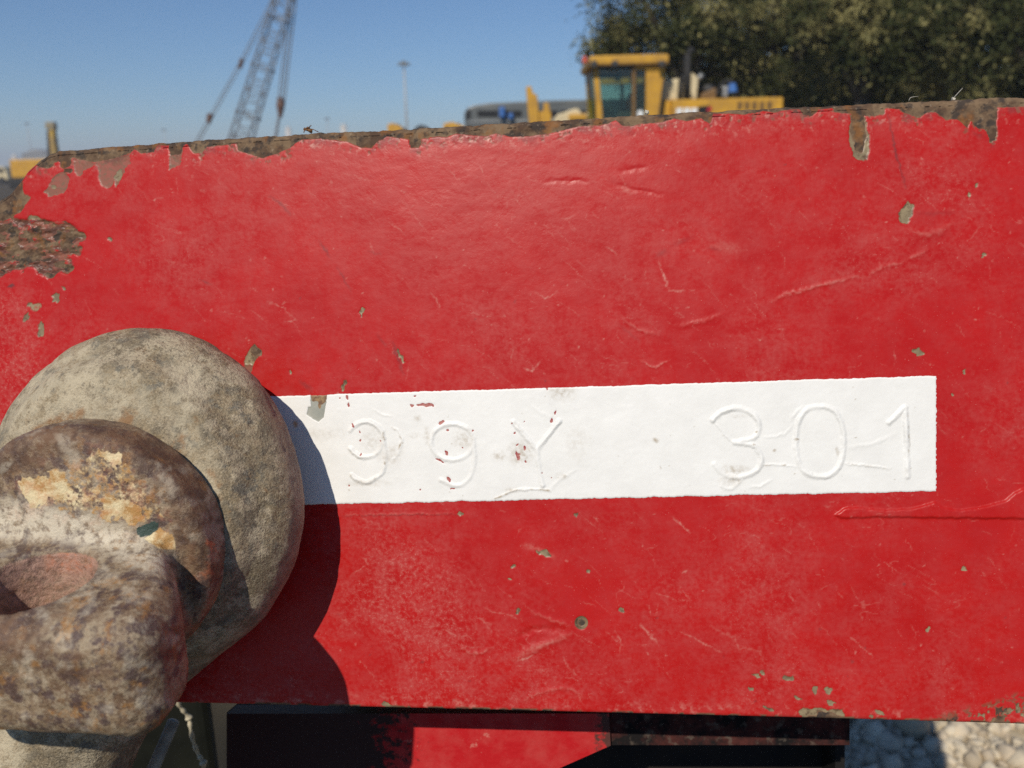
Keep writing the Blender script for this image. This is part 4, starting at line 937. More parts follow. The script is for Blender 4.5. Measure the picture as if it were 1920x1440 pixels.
sz = np.exp(rs_.normal(math.log(0.0085), 0.5, NS)); sz[NF:] *= 1.3
allV = np.zeros((NS, len(bv_), 3), dtype=np.float32)
for k in range(NS):
    A_ = np.linalg.qr(rs_.normal(size=(3, 3)))[0]
    s = bv_ * (1 + 0.20 * rs_.normal(size=(len(bv_), 1))) * np.array((1.15, 0.9, 0.75)) * sz[k]
    s = s @ A_
    allV[k] = s + np.array((xs[k], ys[k], sz[k] * rs_.uniform(0.1, 0.6)))
BED = plain('sandy_gravel_bed', (0.50, 0.42, 0.30), (0.36, 0.30, 0.21), 60, 0.9, 0, 0.1)
bd = obj('gravel_bed', [(-2.0, 0.75, 0.004), (3.6, 0.75, 0.004), (3.9, 4.0, 0.004), (-2.2, 4.0, 0.004)], [[0, 1, 2, 3]], BED); tag(bd, kind='structure')
allF = (bf_[None] + (np.arange(NS) * len(bv_))[:, None, None]).reshape(-1, 3)
gv = obj('gravel', allV.reshape(-1, 3), allF, make_stone()); tag(gv, 'loose pale limestone gravel on the ground under the beam', 'gravel', kind='stuff')

# ------------------------------------------------------------------ far machines: mesh builder
class MB:
    def __init__(self): self.v = []; self.f = []
    def box(self, lo, hi):
        n = len(self.v); (x0, y0, z0), (x1, y1, z1) = lo, hi
        self.v += [(x, y, z) for z in (z0, z1) for x, y in ((x0, y0), (x1, y0), (x1, y1), (x0, y1))]
        self.f += [[n + i for i in q] for q in ([3, 2, 1, 0], [4, 5, 6, 7], [0, 1, 5, 4], [1, 2, 6, 5], [2, 3, 7, 6], [3, 0, 4, 7])]; return self
    def prism(self, pts, y0, y1):              # outline (x, z) extruded from y0 (near) to y1
        n = len(self.v); k = len(pts); a = sum(pts[i][0] * pts[(i + 1) % k][1] - pts[(i + 1) % k][0] * pts[i][1] for i in range(k))
        if a < 0: pts = pts[::-1]
        self.v += [(x, y0, z) for x, z in pts] + [(x, y1, z) for x, z in pts]
        self.f += [[n + i for i in range(k)], [n + k + i for i in range(k)][::-1]] + [[n + i, n + k + i, n + k + (i + 1) % k, n + (i + 1) % k] for i in range(k)]; return self
    def tube(self, a, b, r, r2=None, n=10):
        a = np.array(a, float); b = np.array(b, float); t = b - a; t /= np.linalg.norm(t)
        u = np.cross(t, (0.31, 0.22, 0.92)); u /= np.linalg.norm(u); w = np.cross(t, u); s = len(self.v); r2 = r if r2 is None else r2
        for p, q in ((a, r), (b, r2)):
            for k in range(n): self.v.append(tuple(p + q * (math.cos(6.2832 * k / n) * u + math.sin(6.2832 * k / n) * w)))
        self.f += [[s + k, s + (k + 1) % n, s + n + (k + 1) % n, s + n + k] for k in range(n)] + [[s + k for k in range(n)][::-1], [s + n + k for k in range(n)]]; return self
    def build(self, name, mat, parent=None, bevel=0.0, smooth=False):
        o = obj(name, self.v, self.f, mat, parent, smooth)
        if bevel:
            md = o.modifiers.new('bevel', 'BEVEL'); md.width = bevel; md.segments = 2; md.limit_method = 'ANGLE'
        return o
YEL = plain('machine_yellow', (0.62, 0.33, 0.03), (0.44, 0.235, 0.04), 4, 0.5)
CREAM = plain('faded_cream_panel', (0.66, 0.55, 0.34), (0.58, 0.47, 0.28), 3, 0.6)
DKR = plain('black_rubber', (0.018, 0.018, 0.018), (0.035, 0.032, 0.03), 8, 0.8)
DKS = plain('dark_machine_steel', (0.03, 0.03, 0.032), (0.06, 0.055, 0.05), 5, 0.5)
BRN = plain('brown_frame', (0.20, 0.11, 0.035), (0.14, 0.08, 0.03), 8, 0.5)
SILV = plain('grey_fitting', (0.35, 0.35, 0.34), (0.22, 0.22, 0.22), 10, 0.4, 0.3)
BLUE = plain('blue_cover', (0.05, 0.16, 0.45), (0.04, 0.12, 0.35), 6, 0.5)
ORG = plain('orange_beacon', (0.60, 0.08, 0.02), None, 6, 0.4)
WHT = plain('white_decal', (0.78, 0.78, 0.76), (0.7, 0.7, 0.68), 12, 0.5)
BLK = plain('black_decal', (0.015, 0.015, 0.017), None, 12, 0.5)
REDD = plain('red_decal', (0.5, 0.02, 0.03), None, 12, 0.5)
def glass(name, tint):
    m = Mat(name, 0.05); m.b.inputs['Transmission Weight'].default_value = 0.0
    t = m.t; tr = m.node('ShaderNodeBsdfTransparent'); tr.inputs[0].default_value = (*tint, 1); gl = m.node('ShaderNodeBsdfGlossy'); gl.inputs['Roughness'].default_value = 0.05
    mx = m.node('ShaderNodeMixShader')
    mx.inputs[0].default_value = 0.05; m.put(mx.inputs[1], tr.outputs[0]); m.put(mx.inputs[2], gl.outputs[0])
    m.put(t.nodes['Material Output'].inputs[0], mx.outputs[0]); return m.m
GLS = glass('tinted_cab_glass', (0.72, 0.80, 0.72)); GLD = glass('dark_glass', (0.05, 0.06, 0.07))

# ---- road grader, side on
GY = 17.0
def gx_(px): return float(at(px, 205, GY)[0])
def gz_(py, px=1250): return float(at(px, py, GY)[2])
gr = empty('road_grader', (gx_(1230), GY + 0.9, 0)); tag(gr, 'yellow road grader with tall glazed cab parked before the trees', 'grader')
yn, yf = GY, GY + 1.75
def P2(L): return [(gx_(a), gz_(b_, a)) for a, b_ in L]
MB().prism(P2([(1103, 109), (1108, 106), (1246, 102), (1251, 105), (1250, 119), (1106, 123)]), yn - 0.12, yf + 0.12).build('cab_roof', YEL, gr, 0.03)
for y0, y1 in ((yn, yn + 0.09), (yf - 0.09, yf)):
    MB().prism(P2([(1112, 123), (1121, 123), (1133, 245), (1120, 245)]), y0, y1).build('front_pillar', YEL, gr, 0.012)
    MB().prism(P2([(1184, 122), (1191, 122), (1192, 245), (1185, 245)]), y0 - (0.01 if y0 == yn else 0), y1).build('door_pillar', BRN, gr, 0.01)
    MB().prism(P2([(1210, 122), (1247, 119), (1234, 245), (1211, 245)]), y0, y1).build('rear_panel', YEL, gr, 0.012)
    MB().prism(P2([(1191, 122), (1210, 122), (1210, 131), (1191, 131)]), y0 + 0.005, y1 - 0.005).build('window_header', YEL, gr)
    MB().prism(P2([(1121, 123), (1184, 122), (1184, 129), (1122, 130)]), y0 + 0.005, y1 - 0.005).build('door_header', DKS, gr)
    MB().prism(P2([(1121, 130), (1184, 129), (1185, 245), (1132, 245)]), y0 + 0.035, y0 + 0.045).build('door_pane', GLS, gr)
    MB().prism(P2([(1191, 131), (1210, 131), (1211, 245), (1192, 245)]), y0 + 0.035, y0 + 0.045).build('side_pane', GLS, gr)
MB().prism(P2([(1113, 124), (1116, 124), (1123, 245), (1120, 245)]), yn + 0.1, yf - 0.1).build('windscreen', GLS, gr)
MB().prism(P2([(1126, 147), (1181, 145), (1181, 156), (1127, 158)]), yn + 0.06, yn + 0.09).build('window_rail', YEL, gr, 0.01)
MB().prism(P2([(1193, 146), (1206, 145), (1206, 155), (1193, 156)]), yn + 0.06, yn + 0.09).build('window_rail', YEL, gr, 0.01)
x0, x1 = gx_(1110), gx_(1236); zf = gz_(245)
MB().box((x0, yn, 1.25), (x1, yf, zf)).build('cab_base', YEL, gr, 0.03)
MB().box((gx_(1165), yn + 0.5, zf), (gx_(1198), yf - 0.5, gz_(205))).box((gx_(1190), yn + 0.55, gz_(205)), (gx_(1199), yf - 0.55, gz_(165))).build('driver_seat', DKS, gr, 0.05)
MB().tube((gx_(1140), GY + 0.85, zf), (gx_(1147), GY + 0.85, gz_(196)), 0.05).tube((gx_(1147) - 0.05, GY + 0.62, gz_(196)), (gx_(1147) - 0.05, GY + 1.1, gz_(196)), 0.03).build('steering_column', DKS, gr)
MB().prism(P2([(1195, 208), (1203, 206), (1207, 214), (1202, 222), (1195, 220)]), yn - 0.03, yn + 0.0).build('door_sticker', WHT, gr)
MB().tube((gx_(1098), yn + 0.2, gz_(112)), (gx_(1098), yn + 0.2, gz_(100)), 0.055, 0.04, 12).build('beacon', ORG, gr)
MB().tube((gx_(1112), yn - 0.02, gz_(128)), (gx_(1101), yn - 0.14, gz_(142)), 0.02).prism(P2([(1097, 140), (1107, 140), (1112, 188), (1103, 186)]), yn - 0.16, yn - 0.10).build('mirror', DKS, gr, 0.01)
# rear body
hz0 = 1.05
MB().prism(P2([(1262, 186), (1469, 181), (1471, 184), (1471, 250), (1262, 254)]), yn + 0.1, yf - 0.1).build('engine_hood', YEL, gr, 0.035)
MB().prism(P2([(1236, 186), (1262, 188), (1262, 254), (1240, 254)]), yn + 0.22, yf - 0.2).build('engine_bulkhead', YEL, gr, 0.02)
MB().prism(P2([(1243, 147), (1281, 143), (1279, 186), (1238, 186)]), yn + 0.35, yf - 0.3).build('air_cleaner', CREAM, gr, 0.04)
MB().prism(P2([(1297, 136), (1303, 132), (1310, 137), (1316, 144), (1313, 184), (1297, 184)]), yn + 0.35, yf - 0.5).build('filter_housing', CREAM, gr, 0.03)
MB().tube((gx_(1280), yn + 0.3, gz_(186)), (gx_(1281), yn + 0.3, gz_(150)), 0.045).tube((gx_(1281), yn + 0.3, gz_(150)), (gx_(1287), yn + 0.34, gz_(140)), 0.045).build('intake_hose', DKR, gr, 0, True)
MB().tube((gx_(1293), yn + 0.3, gz_(186)), (gx_(1292), yn + 0.3, gz_(100)), 0.065).tube((gx_(1292), yn + 0.3, gz_(102)), (gx_(1301), yn + 0.34, gz_(88)), 0.06).build('exhaust_stack', DKR, gr, 0, True)
MB().tube((gx_(1318), yn + 0.5, gz_(145)), (gx_(1325), yn + 0.5, gz_(136)), 0.05).build('stack_cap', SILV, gr, 0, True)
MB().prism(P2([(1322, 184), (1324, 172), (1350, 160), (1352, 184)]), yn + 0.4, yn + 1.1).build('battery_box', BRN, gr, 0.02)
MB().tube((gx_(1342), yn + 0.7, gz_(166)), (gx_(1342), yn + 0.7, gz_(155)), 0.14, 0.12, 14).build('pre_cleaner', DKS, gr)
pth = [(1350, 182), (1356, 166), (1364, 154), (1374, 150), (1384, 156), (1391, 170), (1392, 182)]
mb = MB()
for (a, b_) in zip(pth[:-1], pth[1:]): mb.tube((gx_(a[0]), yn + 0.45, gz_(a[1])), (gx_(b_[0]), yn + 0.45, gz_(b_[1])), 0.04)
mb.build('hydraulic_hose', DKR, gr, 0, True)
MB().box((gx_(1364), yn + 0.4, gz_(182)), (gx_(1374), yn + 0.6, gz_(163))).box((gx_(1362), yn + 0.4, gz_(166)), (gx_(1378), yn + 0.6, gz_(160))).build('pump_block', SILV, gr, 0.02)
MB().tube((gx_(1383), yn + 0.42, gz_(172)), (gx_(1381), yn + 0.42, gz_(155)), 0.09, 0.07, 12).build('blue_canister', BLUE, gr)
# side decal: blurred white lettering on black with a red corner
yd = yn + 0.1 - 0.006
for (a, b_) in ((1270, 1281), (1284, 1296), (1298, 1309)):
    MB().prism(P2([(a, 202), (b_, 201), (b_, 214), (a, 215)]), yd - 0.004, yd).build('decal_letter', WHT, gr)
MB().prism(P2([(1311, 199), (1334, 197), (1334, 212), (1311, 213)]), yd - 0.004, yd).build('decal_panel', BLK, gr)
MB().prism(P2([(1326, 205), (1335, 197.5), (1337, 205), (1331, 210)]), yd - 0.009, yd - 0.005).build('decal_corner', REDD, gr)
for k in range(5):
    a = 1385 + k * 14; MB().prism(P2([(a, 190), (a + 8, 189.8), (a + 8, 205), (a, 205.2)]), yd - 0.003, yd).build('hood_louvre', BRN, gr)
for a in (1112, 1150, 1236): MB().box((gx_(a) - 0.06, yn - 0.2, gz_(121, a) - 0.07), (gx_(a) + 0.06, yn - 0.12, gz_(121, a) + 0.05)).build('work_light', DKS, gr, 0.02)
MB().prism(P2([(1103, 122.5), (1250, 118.5), (1250, 121), (1104, 125)]), yn - 0.125, yn - 0.12).build('roof_drip_rail', BRN, gr)
for q in (1300, 1380, 1455): MB().tube((gx_(q), yn + 0.16, gz_(184, q)), (gx_(q), yn + 0.16, gz_(176, q)), 0.015).build('rail_post', DKS, gr)
MB().tube((gx_(1178), yn - 0.03, gz_(185)), (gx_(1178), yn - 0.03, gz_(205)), 0.018).build('door_handle', DKS, gr)
MB().tube((gx_(1243), yn - 0.02, gz_(150)), (gx_(1236), yn - 0.02, gz_(215)), 0.016).build('grab_rail', DKS, gr)
# front frame, blade lift, wheels
MB().prism([(gx_(1118), 1.7), (gx_(1030), 1.75), (gx_(860), 1.45), (gx_(800), 1.2), (gx_(800), 0.9), (gx_(870), 1.1), (gx_(1030), 1.35), (gx_(1118), 1.3)], GY + 0.7, GY + 1.05).build('front_frame', YEL, gr, 0.03)
MB().prism(P2([(988, 160), (991, 157), (998, 158), (1001, 171), (1009, 174), (1011, 200), (1012, 245), (994, 245)]), GY + 0.45, GY + 0.62).build('lift_arm', YEL, gr, 0.015)
MB().prism(P2([(1022, 189), (1031, 189), (1036, 212), (1036, 245), (1012, 245), (1012, 206), (1021, 206)]), GY + 0.5, GY + 0.66).build('lift_bracket', YEL, gr, 0.015)
MB().prism([(gx_(960), 0.35), (gx_(960) + 0.1, 0.95), (gx_(960) + 0.16, 0.95), (gx_(960) + 0.06, 0.35)], GY - 0.6, GY + 2.4).build('blade', DKS, gr, 0.01)
MB().tube((gx_(985), GY + 0.5, 1.6), (gx_(970), GY + 0.45, 0.8), 0.06).build('blade_cylinder', SILV, gr); MB().tube((gx_(985), GY + 1.2, 1.6), (gx_(970), GY + 1.3, 0.8), 0.06).build('blade_cylinder', SILV, gr)
def wheel(x, y):
    c = np.array((x, y, 0.66)); w = MB(); n = 28
    prof = [(0.30, -0.19), (0.60, -0.2), (0.66, -0.13), (0.66, 0.13), (0.60, 0.2), (0.30, 0.19)]
    for k in range(n):
        for r, o_ in prof: w.v.append((x + r * math.cos(6.2832 * k / n), y + o_, 0.66 + r * math.sin(6.2832 * k / n)))
    for k in range(n):
        for j in range(6):
            a = k * 6 + j; b_ = k * 6 + (j + 1) % 6; c2 = ((k + 1) % n) * 6 + (j + 1) % 6; d2 = ((k + 1) % n) * 6 + j; w.f.append([a, d2, c2, b_])
    t = w.build('tyre', DKR, gr, 0, False)
    MB().tube((x, y - 0.14, 0.66), (x, y + 0.14, 0.66), 0.31, 0.31, 20).build('rim', YEL, t)
for x in (gx_(1290), gx_(1420), gx_(822)):
    wheel(x, GY + 0.02); wheel(x, GY + 1.75)
MB().box((gx_(1270), GY + 0.3, 0.55), (gx_(1440), GY + 1.45, 1.0)).build('tandem_axle', DKS, gr, 0.02)
MB().tube((gx_(822), GY, 0.66), (gx_(822), GY + 1.75, 0.66), 0.1).box((gx_(815), GY + 0.75, 0.6), (gx_(830), GY + 1.0, 1.3)).build('front_axle', DKS, gr)

# ---- dark coach behind the grader's nose
CY = 30.0
def cx_(p): return float(at(p, 210, CY)[0])
def cz_(p, px=980): return float(at(px, p, CY)[2])
DG = plain('dark_grey_coach_paint', (0.10, 0.11, 0.115), (0.15, 0.155, 0.15), 1.2, 0.4)
co = empty('coach', (cx_(1000), CY + 1.2, 0)); tag(co, 'dark grey coach with black windows standing behind the yellow grader', 'coach')
MB().prism([(cx_(870), 0.5), (cx_(870), cz_(212, 870)), (cx_(876), cz_(202, 876)), (cx_(890), cz_(197, 890)), (cx_(920), cz_(193, 920)), (cx_(1030), cz_(188, 1030)), (cx_(1240), cz_(184, 1240)), (cx_(1240), 0.5)], CY, CY + 2.4).build('coach_body', DG, co, 0.05)
for a, b_ in ((895, 934), (938, 958), (960, 978), (1000, 1046), (1050, 1100), (1105, 1160)):
    f = MB().prism([(cx_(a), cz_(219, a)), (cx_(b_), cz_(219, b_)), (cx_(b_), cz_(207, b_)), (cx_(a), cz_(207, a))], CY - 0.02, CY - 0.005).build('window', BLK, co)
MB().prism([(cx_(872), cz_(222, 872)), (cx_(882), cz_(222, 882)), (cx_(882), cz_(206, 882)), (cx_(875), cz_(207, 875))], CY - 0.02, CY - 0.005).build('window', BLK, co)
MB().prism([(cx_(880), cz_(230, 880)), (cx_(1240), cz_(226, 1240)), (cx_(1240), cz_(222, 1240)), (cx_(880), cz_(226, 880))], CY - 0.03, CY - 0.005).build('trim_strip', SILV, co)
MB().box((cx_(936), CY - 0.25, cz_(220)), (cx_(947), CY - 0.03, cz_(200))).build('blue_panel', BLUE, co, 0.03)
MB().box((cx_(953), CY - 0.25, cz_(223)), (cx_(962), CY - 0.03, cz_(212))).build('blue_panel', BLUE, co, 0.03)
for x in (905, 1180):
    MB().tube((cx_(x), CY - 0.02, 0.5), (cx_(x), CY + 0.3, 0.5), 0.5, 0.5, 22).build('wheel', DKR, co); MB().tube((cx_(x), CY + 2.1, 0.5), (cx_(x), CY + 2.42, 0.5), 0.5, 0.5, 22).build('wheel', DKR, co)

# ---- loader in cream and yellow between cab and lift arm
LY = 23.0
def lx_(p): return float(at(p, 215, LY)[0])
def lz_(p, px=1070): return float(at(px, p, LY)[2])
ld = empty('wheel_loader', (lx_(1070), LY + 0.8, 0)); tag(ld, 'low cream and yellow loader half hidden beside the grader cab', 'loader')
MB().prism([(lx_(x), lz_(y, x)) for x, y in ((1040, 222), (1046, 214), (1060, 210), (1074, 204), (1084, 203), (1092, 214), (1112, 208), (1116, 240), (1040, 245))], LY, LY + 1.4).build('loader_hood', CREAM, ld, 0.03)
MB().box((lx_(1066), LY - 0.1, lz_(226)), (lx_(1100), LY + 0.2, lz_(214))).build('loader_arm', YEL, ld, 0.03)
MB().box((lx_(1030), LY, 0.6), (lx_(1120), LY + 1.4, lz_(238))).build('loader_frame', YEL, ld, 0.03)
for x in (1042, 1108):
    for yy in (LY - 0.1, LY + 1.2): MB().tube((lx_(x), yy, 0.6), (lx_(x), yy + 0.35, 0.6), 0.6, 0.6, 20).build('wheel', DKR, ld)

# ---- other yellow machine tops just over the edge
def dozer(px, py, Y, w, lab):
    c = at(px, py, Y); e = empty('bulldozer', (float(c[0]), float(c[1]) + 1.0, 0)); tag(e, lab, 'bulldozer', 'yellow machines in the yard')
    x, zt_ = float(c[0]), float(c[2])
    MB().prism([(x - w, zt_ * 0.45), (x - w * 0.9, zt_ * 0.98), (x - w * 0.2, zt_), (x + w * 0.9, zt_ * 0.93), (x + w, zt_ * 0.45)], Y, Y + 1.8).build('engine_cover', YEL, e, 0.04)
    MB().box((x - w * 1.3, Y - 0.3, 0.25), (x + w * 1.3, Y + 0.35, zt_ * 0.47)).build('track', DKR, e, 0.1)
    MB().box((x - w * 1.3, Y + 1.5, 0.25), (x + w * 1.3, Y + 2.1, zt_ * 0.47)).build('track', DKR, e, 0.1)
    MB().tube((x + w * 0.3, Y + 0.6, zt_ * 0.9), (x + w * 0.3, Y + 0.6, zt_ * 0.99), 0.06).build('exhaust', DKS, e)
    MB().box((x - w * 1.6, Y - 0.4, 0.05), (x - w * 1.45, Y + 2.2, zt_ * 0.5)).build('blade', YEL, e, 0.02)
    for yy in (Y + 0.1, Y + 1.7): MB().box((x - w * 1.5, yy, 0.45), (x, yy + 0.12, 0.6)).build('push_arm', YEL, e)
dozer(740, 230, 48, 0.45, 'small yellow machine top just showing over the plate below the mast')
dozer(852, 228, 40, 0.55, 'low yellow machine just left of the dark coach')
dk = at(790, 234, 60); sk = empty('water_tank', (float(dk[0]), float(dk[1]) + 0.6, 0)); tag(sk, 'small dark grey tank far off between the yellow machines', 'tank')
MB().tube((dk[0], dk[1], dk[2] - 0.6), (dk[0], dk[1] + 1.4, dk[2] - 0.6), 0.6, 0.6, 18).build('tank_shell', DKS, sk)
for q_ in (-0.45, 0.45): MB().box((dk[0] + q_ - 0.05, dk[1] + 0.1, 0), (dk[0] + q_ + 0.05, dk[1] + 1.3, dk[2] - 0.9)).build('stand', DKS, sk)

# ------------------------------------------------------------------ crawler crane
KY = 105.0
CRS = plain('crane_grey_steel', (0.20, 0.21, 0.23), (0.15, 0.155, 0.17), 0.4, 0.5)
RUSTB = plain('rusty_block', (0.16, 0.075, 0.04), (0.10, 0.05, 0.03), 2, 0.7)
cr = empty('lattice_crane', tuple(float(q) for q in (at(420, 300, KY)[0], KY, 0))); tag(cr, 'tall grey lattice boom crane with pendant lines far off at left', 'crane')
foot = at(436, 312, KY); foot[2] = 2.2; low_ = at(455, 250, KY); tipv = at(560, -92, KY)
ax0 = (tipv - low_) / np.linalg.norm(tipv - low_); foot = low_ - ax0 * ((low_[2] - 2.2) / ax0[2]); Lb = np.linalg.norm(tipv - foot)
sidev = np.cross(ax0, (0, 1, 0)); sidev /= np.linalg.norm(sidev); dep = np.cross(ax0, sidev)
def bp(t, a, b_):
    wv = 1.12 * (0.5 + 0.5 * min(1, t / 0.10)) * (1 - 0.30 * t)
    return foot + ax0 * Lb * t + sidev * a * wv + dep * b_ * wv
lc = MB(); NSEG = 26
for a, b_ in ((-1, -1), (1, -1), (1, 1), (-1, 1)):
    ch = MB(); ch.tube(bp(0, a, b_), bp(0.1, a, b_), 0.10, None, 6).tube(bp(0.1, a, b_), bp(1, a, b_), 0.10, 0.09, 6); ch.build('boom_chord', CRS, cr)
    for t in (0.23, 0.46, 0.69): MB().tube(bp(t - 0.006, a, b_), bp(t + 0.006, a, b_), 0.22, None, 8).build('boom_joint', CRS, cr)
for k in range(NSEG):
    for (p, q_) in (((-1, -1), (1, -1)), ((1, -1), (1, 1)), ((1, 1), (-1, 1)), ((-1, 1), (-1, -1))):
        s_, e_ = (p, q_) if k % 2 else (q_, p); lc.tube(bp(k / NSEG, *s_), bp((k + 1) / NSEG, *e_), 0.055, None, 5)
        if k % 3 == 0: lc.tube(bp(k / NSEG, *p), bp(k / NSEG, *q_), 0.06, None, 5)
o = lc.build('boom_lacing', CRS, cr); o['kind'] = 'stuff'
def pend(name, pts, r, mat=CRS, off=0.0):
    mb = MB()
    for a, b_ in zip(pts[:-1], pts[1:]): mb.tube(a, b_, r, None, 6)
    return mb.build(name, mat, cr)
lt = [at(512, 0, KY), at(452, 118, KY), at(393, 224, KY), at(372, 262, KY)]; ex2 = lt[3] + (lt[3] - lt[2]) / np.linalg.norm(lt[3] - lt[2]) * 4.0
for s_ in (-0.12, 0.12):
    o_ = np.array((s_, s_ * 2, 0)); pend('pendant_line', [tipv + o_ * 0.3] + [p + o_ for p in lt] + [ex2 + o_ * 0.5], 0.075)
rt_ = [at(549, 0, KY), at(527, 196, KY), at(518, 250, KY)]; ex3 = rt_[2] + (rt_[2] - rt_[1]) / np.linalg.norm(rt_[2] - rt_[1]) * 3.0
for s_ in (-0.3, 0.0, 0.3):
    o_ = np.array((s_, s_, 0)); pend('hoist_rope', [tipv + o_ * 0.5] + [p + o_ for p in rt_[:2]] , 0.09)
pend('hook_line', [rt_[1], rt_[2], ex3], 0.20)
for (px, py, r) in ((393, 222, 0.38), (452, 119, 0.30)):
    c = at(px, py, KY); MB().tube(c + np.array((0.15, 0, 0.5)), c - np.array((0.2, 0, 0.5)), r, r * 0.8, 8).build('pendant_joint', RUSTB, cr)
c = at(526, 199, KY); MB().tube(c + np.array((0.05, 0, 1.0)), c, 0.35, 0.5, 10).tube(c, c - np.array((0.15, 0, 1.3)), 0.5, 0.2, 10).build('hook_block', RUSTB, cr)
fx = float(foot[0])
MB().box((fx - 4.6, KY - 1.6, 1.2), (fx + 1.2, KY + 1.6, 3.0)).build('crane_house', YEL, cr, 0.1)
for yy in (-2.6, 1.6): MB().box((fx - 4.8, KY + yy, 0.0), (fx + 2.2, KY + yy + 1.0, 1.2)).build('crawler_track', DKR, cr, 0.3)
MB().box((fx - 2.5, KY - 1.8, 0.4), (fx + 0.6, KY + 1.8, 1.25)).build('undercarriage', DKS, cr)
MB().box((fx - 0.8, KY - 2.4, 1.4), (fx + 0.9, KY - 1.5, 3.2)).build('crane_cab', GLD, cr, 0.05)
for q_ in (-1, 1): MB().tube((fx - 4.2, KY + q_, 3.0), (ex2[0], KY, ex2[2]), 0.12).build('gantry_leg', CRS, cr)

# ------------------------------------------------------------------ high masts
MST = plain('mast_pale_steel', (0.42, 0.42, 0.40), (0.36, 0.36, 0.35), 0.2, 0.5)
LMP = plain('mast_lamp_grey', (0.12, 0.12, 0.11), (0.2, 0.2, 0.18), 0.5, 0.5)
def mast(px, py, Y, lab):
    t = at(px, py, Y); e = empty('light_mast', (float(t[0]), float(t[1]), 0)); tag(e, lab, 'light mast', 'high light masts over the yard')
    s_ = 1.0
    MB().tube((t[0], t[1], 0), (t[0], t[1], t[2]), 0.42, 0.22, 12).build('pole', MST, e, 0, True)
    rg = MB()
    for k in range(16):
        a, b_ = 6.2832 * k / 16, 6.2832 * (k + 1) / 16
        rg.tube((t[0] + 1.1 * math.cos(a), t[1] + 1.1 * math.sin(a), t[2]), (t[0] + 1.1 * math.cos(b_), t[1] + 1.1 * math.sin(b_), t[2]), 0.12, None, 6)
    for k in range(4): a = 1.5708 * k; rg.tube((t[0], t[1], t[2] + 0.3), (t[0] + 1.1 * math.cos(a), t[1] + 1.1 * math.sin(a), t[2]), 0.1, None, 6)
    rg.build('head_ring', LMP, e)
    MB().tube((t[0], t[1], t[2] - 0.3), (t[0], t[1], t[2] + 0.7), 0.35, 0.2, 10).build('mast_cap', LMP, e)
    for k in range(8):
        a = 0.785 * k + 0.2; c = np.array((t[0] + 1.35 * math.cos(a), t[1] + 1.35 * math.sin(a), t[2] - 0.35))
        MB().box(c - np.array((0.38, 0.38, 0.25)), c + np.array((0.38, 0.38, 0.22))).build('floodlight', LMP, e)
mast(757, 118, 255, 'tallest pale light mast standing alone right of the crane')
mast(613, 222, 560, 'distant light mast just right of the crane hook')
mast(50, 231, 610, 'distant light mast at the far left edge')
mast(307, 243, 640, 'faintest distant light mast left of the crane')
# pale towers on the skyline
PAL = plain('pale_concrete', (0.55, 0.52, 0.47), (0.48, 0.45, 0.42), 0.05, 0.8)
GRY = plain('grey_cladding', (0.20, 0.21, 0.22), (0.28, 0.28, 0.28), 0.05, 0.7)
def tower(px, py, Y, w, lab, mat=PAL):
    t = at(px, py, Y); e = empty('silo_tower', (float(t[0]), float(t[1]), 0)); tag(e, lab, 'tower', 'pale towers on the skyline')
    MB().tube((t[0], t[1], 0), (t[0], t[1], t[2]), w, w * 0.92, 16).build('tower_shaft', mat, e, 0, True)
    MB().tube((t[0], t[1], t[2] - w * 0.2), (t[0], t[1], t[2] + w * 0.5), w * 1.05, w * 0.5, 16).build('tower_cap', mat, e)
tower(644, 236, 420, 1.6, 'pale tower on the skyline between mast and insect husk')
tower(540, 240, 460, 1.5, 'pale tower on the skyline at the foot of the hoist rope')
tower(27, 292, 430, 1.3, 'pale tower on the skyline behind the rusty corner at left')
# far sheds at the left edge, each with roof and door
def shed(px0, px1, py, Y, lab, mat, roof):
    a = at(px0, py, Y); b_ = at(px1, py, Y); zt_ = float(max(a[2], b_[2])); e = empty('shed', (float((a[0] + b_[0]) / 2), float(a[1]) + 5, 0)); tag(e, lab, 'shed')
    MB().box((a[0], Y, 0), (b_[0], Y + 12, zt_ * 0.82)).build('shed_wall', mat, e)
    MB().prism([(a[0] - 0.3, zt_ * 0.82), (b_[0] + 0.3, zt_ * 0.82), ((a[0] + b_[0]) / 2, zt_)], Y - 0.3, Y + 12.3).build('shed_roof', roof, e)
    w = b_[0] - a[0]
    MB().box((a[0] + w * 0.35, Y - 0.08, 0), (a[0] + w * 0.6, Y - 0.02, zt_ * 0.55)).build('shed_door', GRY, e)
shed(-70, 42, 315, 220, 'pale roofed low shed at the far left behind the plate corner', PAL, PAL)
shed(38, 90, 280, 300, 'grey shed standing behind the rusty plate corner', GRY, GRY)
# yellow drill mast / excavator arm at left
dm = at(97, 232, 80); de = empty('piling_rig', (float(dm[0]), 80.0, 0)); tag(de, 'slim yellow piling rig mast rising behind the rusty plate corner', 'piling rig')
mb_ = at(103, 285, 80)
dv_ = (dm - mb_); ft = mb_ - dv_ * (mb_[2] - 0.8) / dv_[2]
MB().tube(ft, dm, 0.42, 0.30, 4).build('rig_mast', plain('dull_yellow', (0.42, 0.27, 0.05), (0.22, 0.16, 0.08), 0.8, 0.6), de)
MB().tube(ft + np.array((-0.6, 0, 0)), dm + np.array((-0.35, 0, -0.6)), 0.2, None, 6).build('rig_leader', DKS, de)
MB().box(dm - np.array((0.5, 0.3, 0.5)), dm + np.array((0.35, 0.3, 0.15))).build('crown_sheave', plain('rig_crown_grey', (0.30, 0.25, 0.15), (0.2, 0.17, 0.12), 1, 0.6), de, 0.1)
MB().box((ft[0] - 3.4, 78.6, 0.9), (ft[0] + 0.4, 81.4, 2.5)).build('rig_house', YEL, de, 0.1)
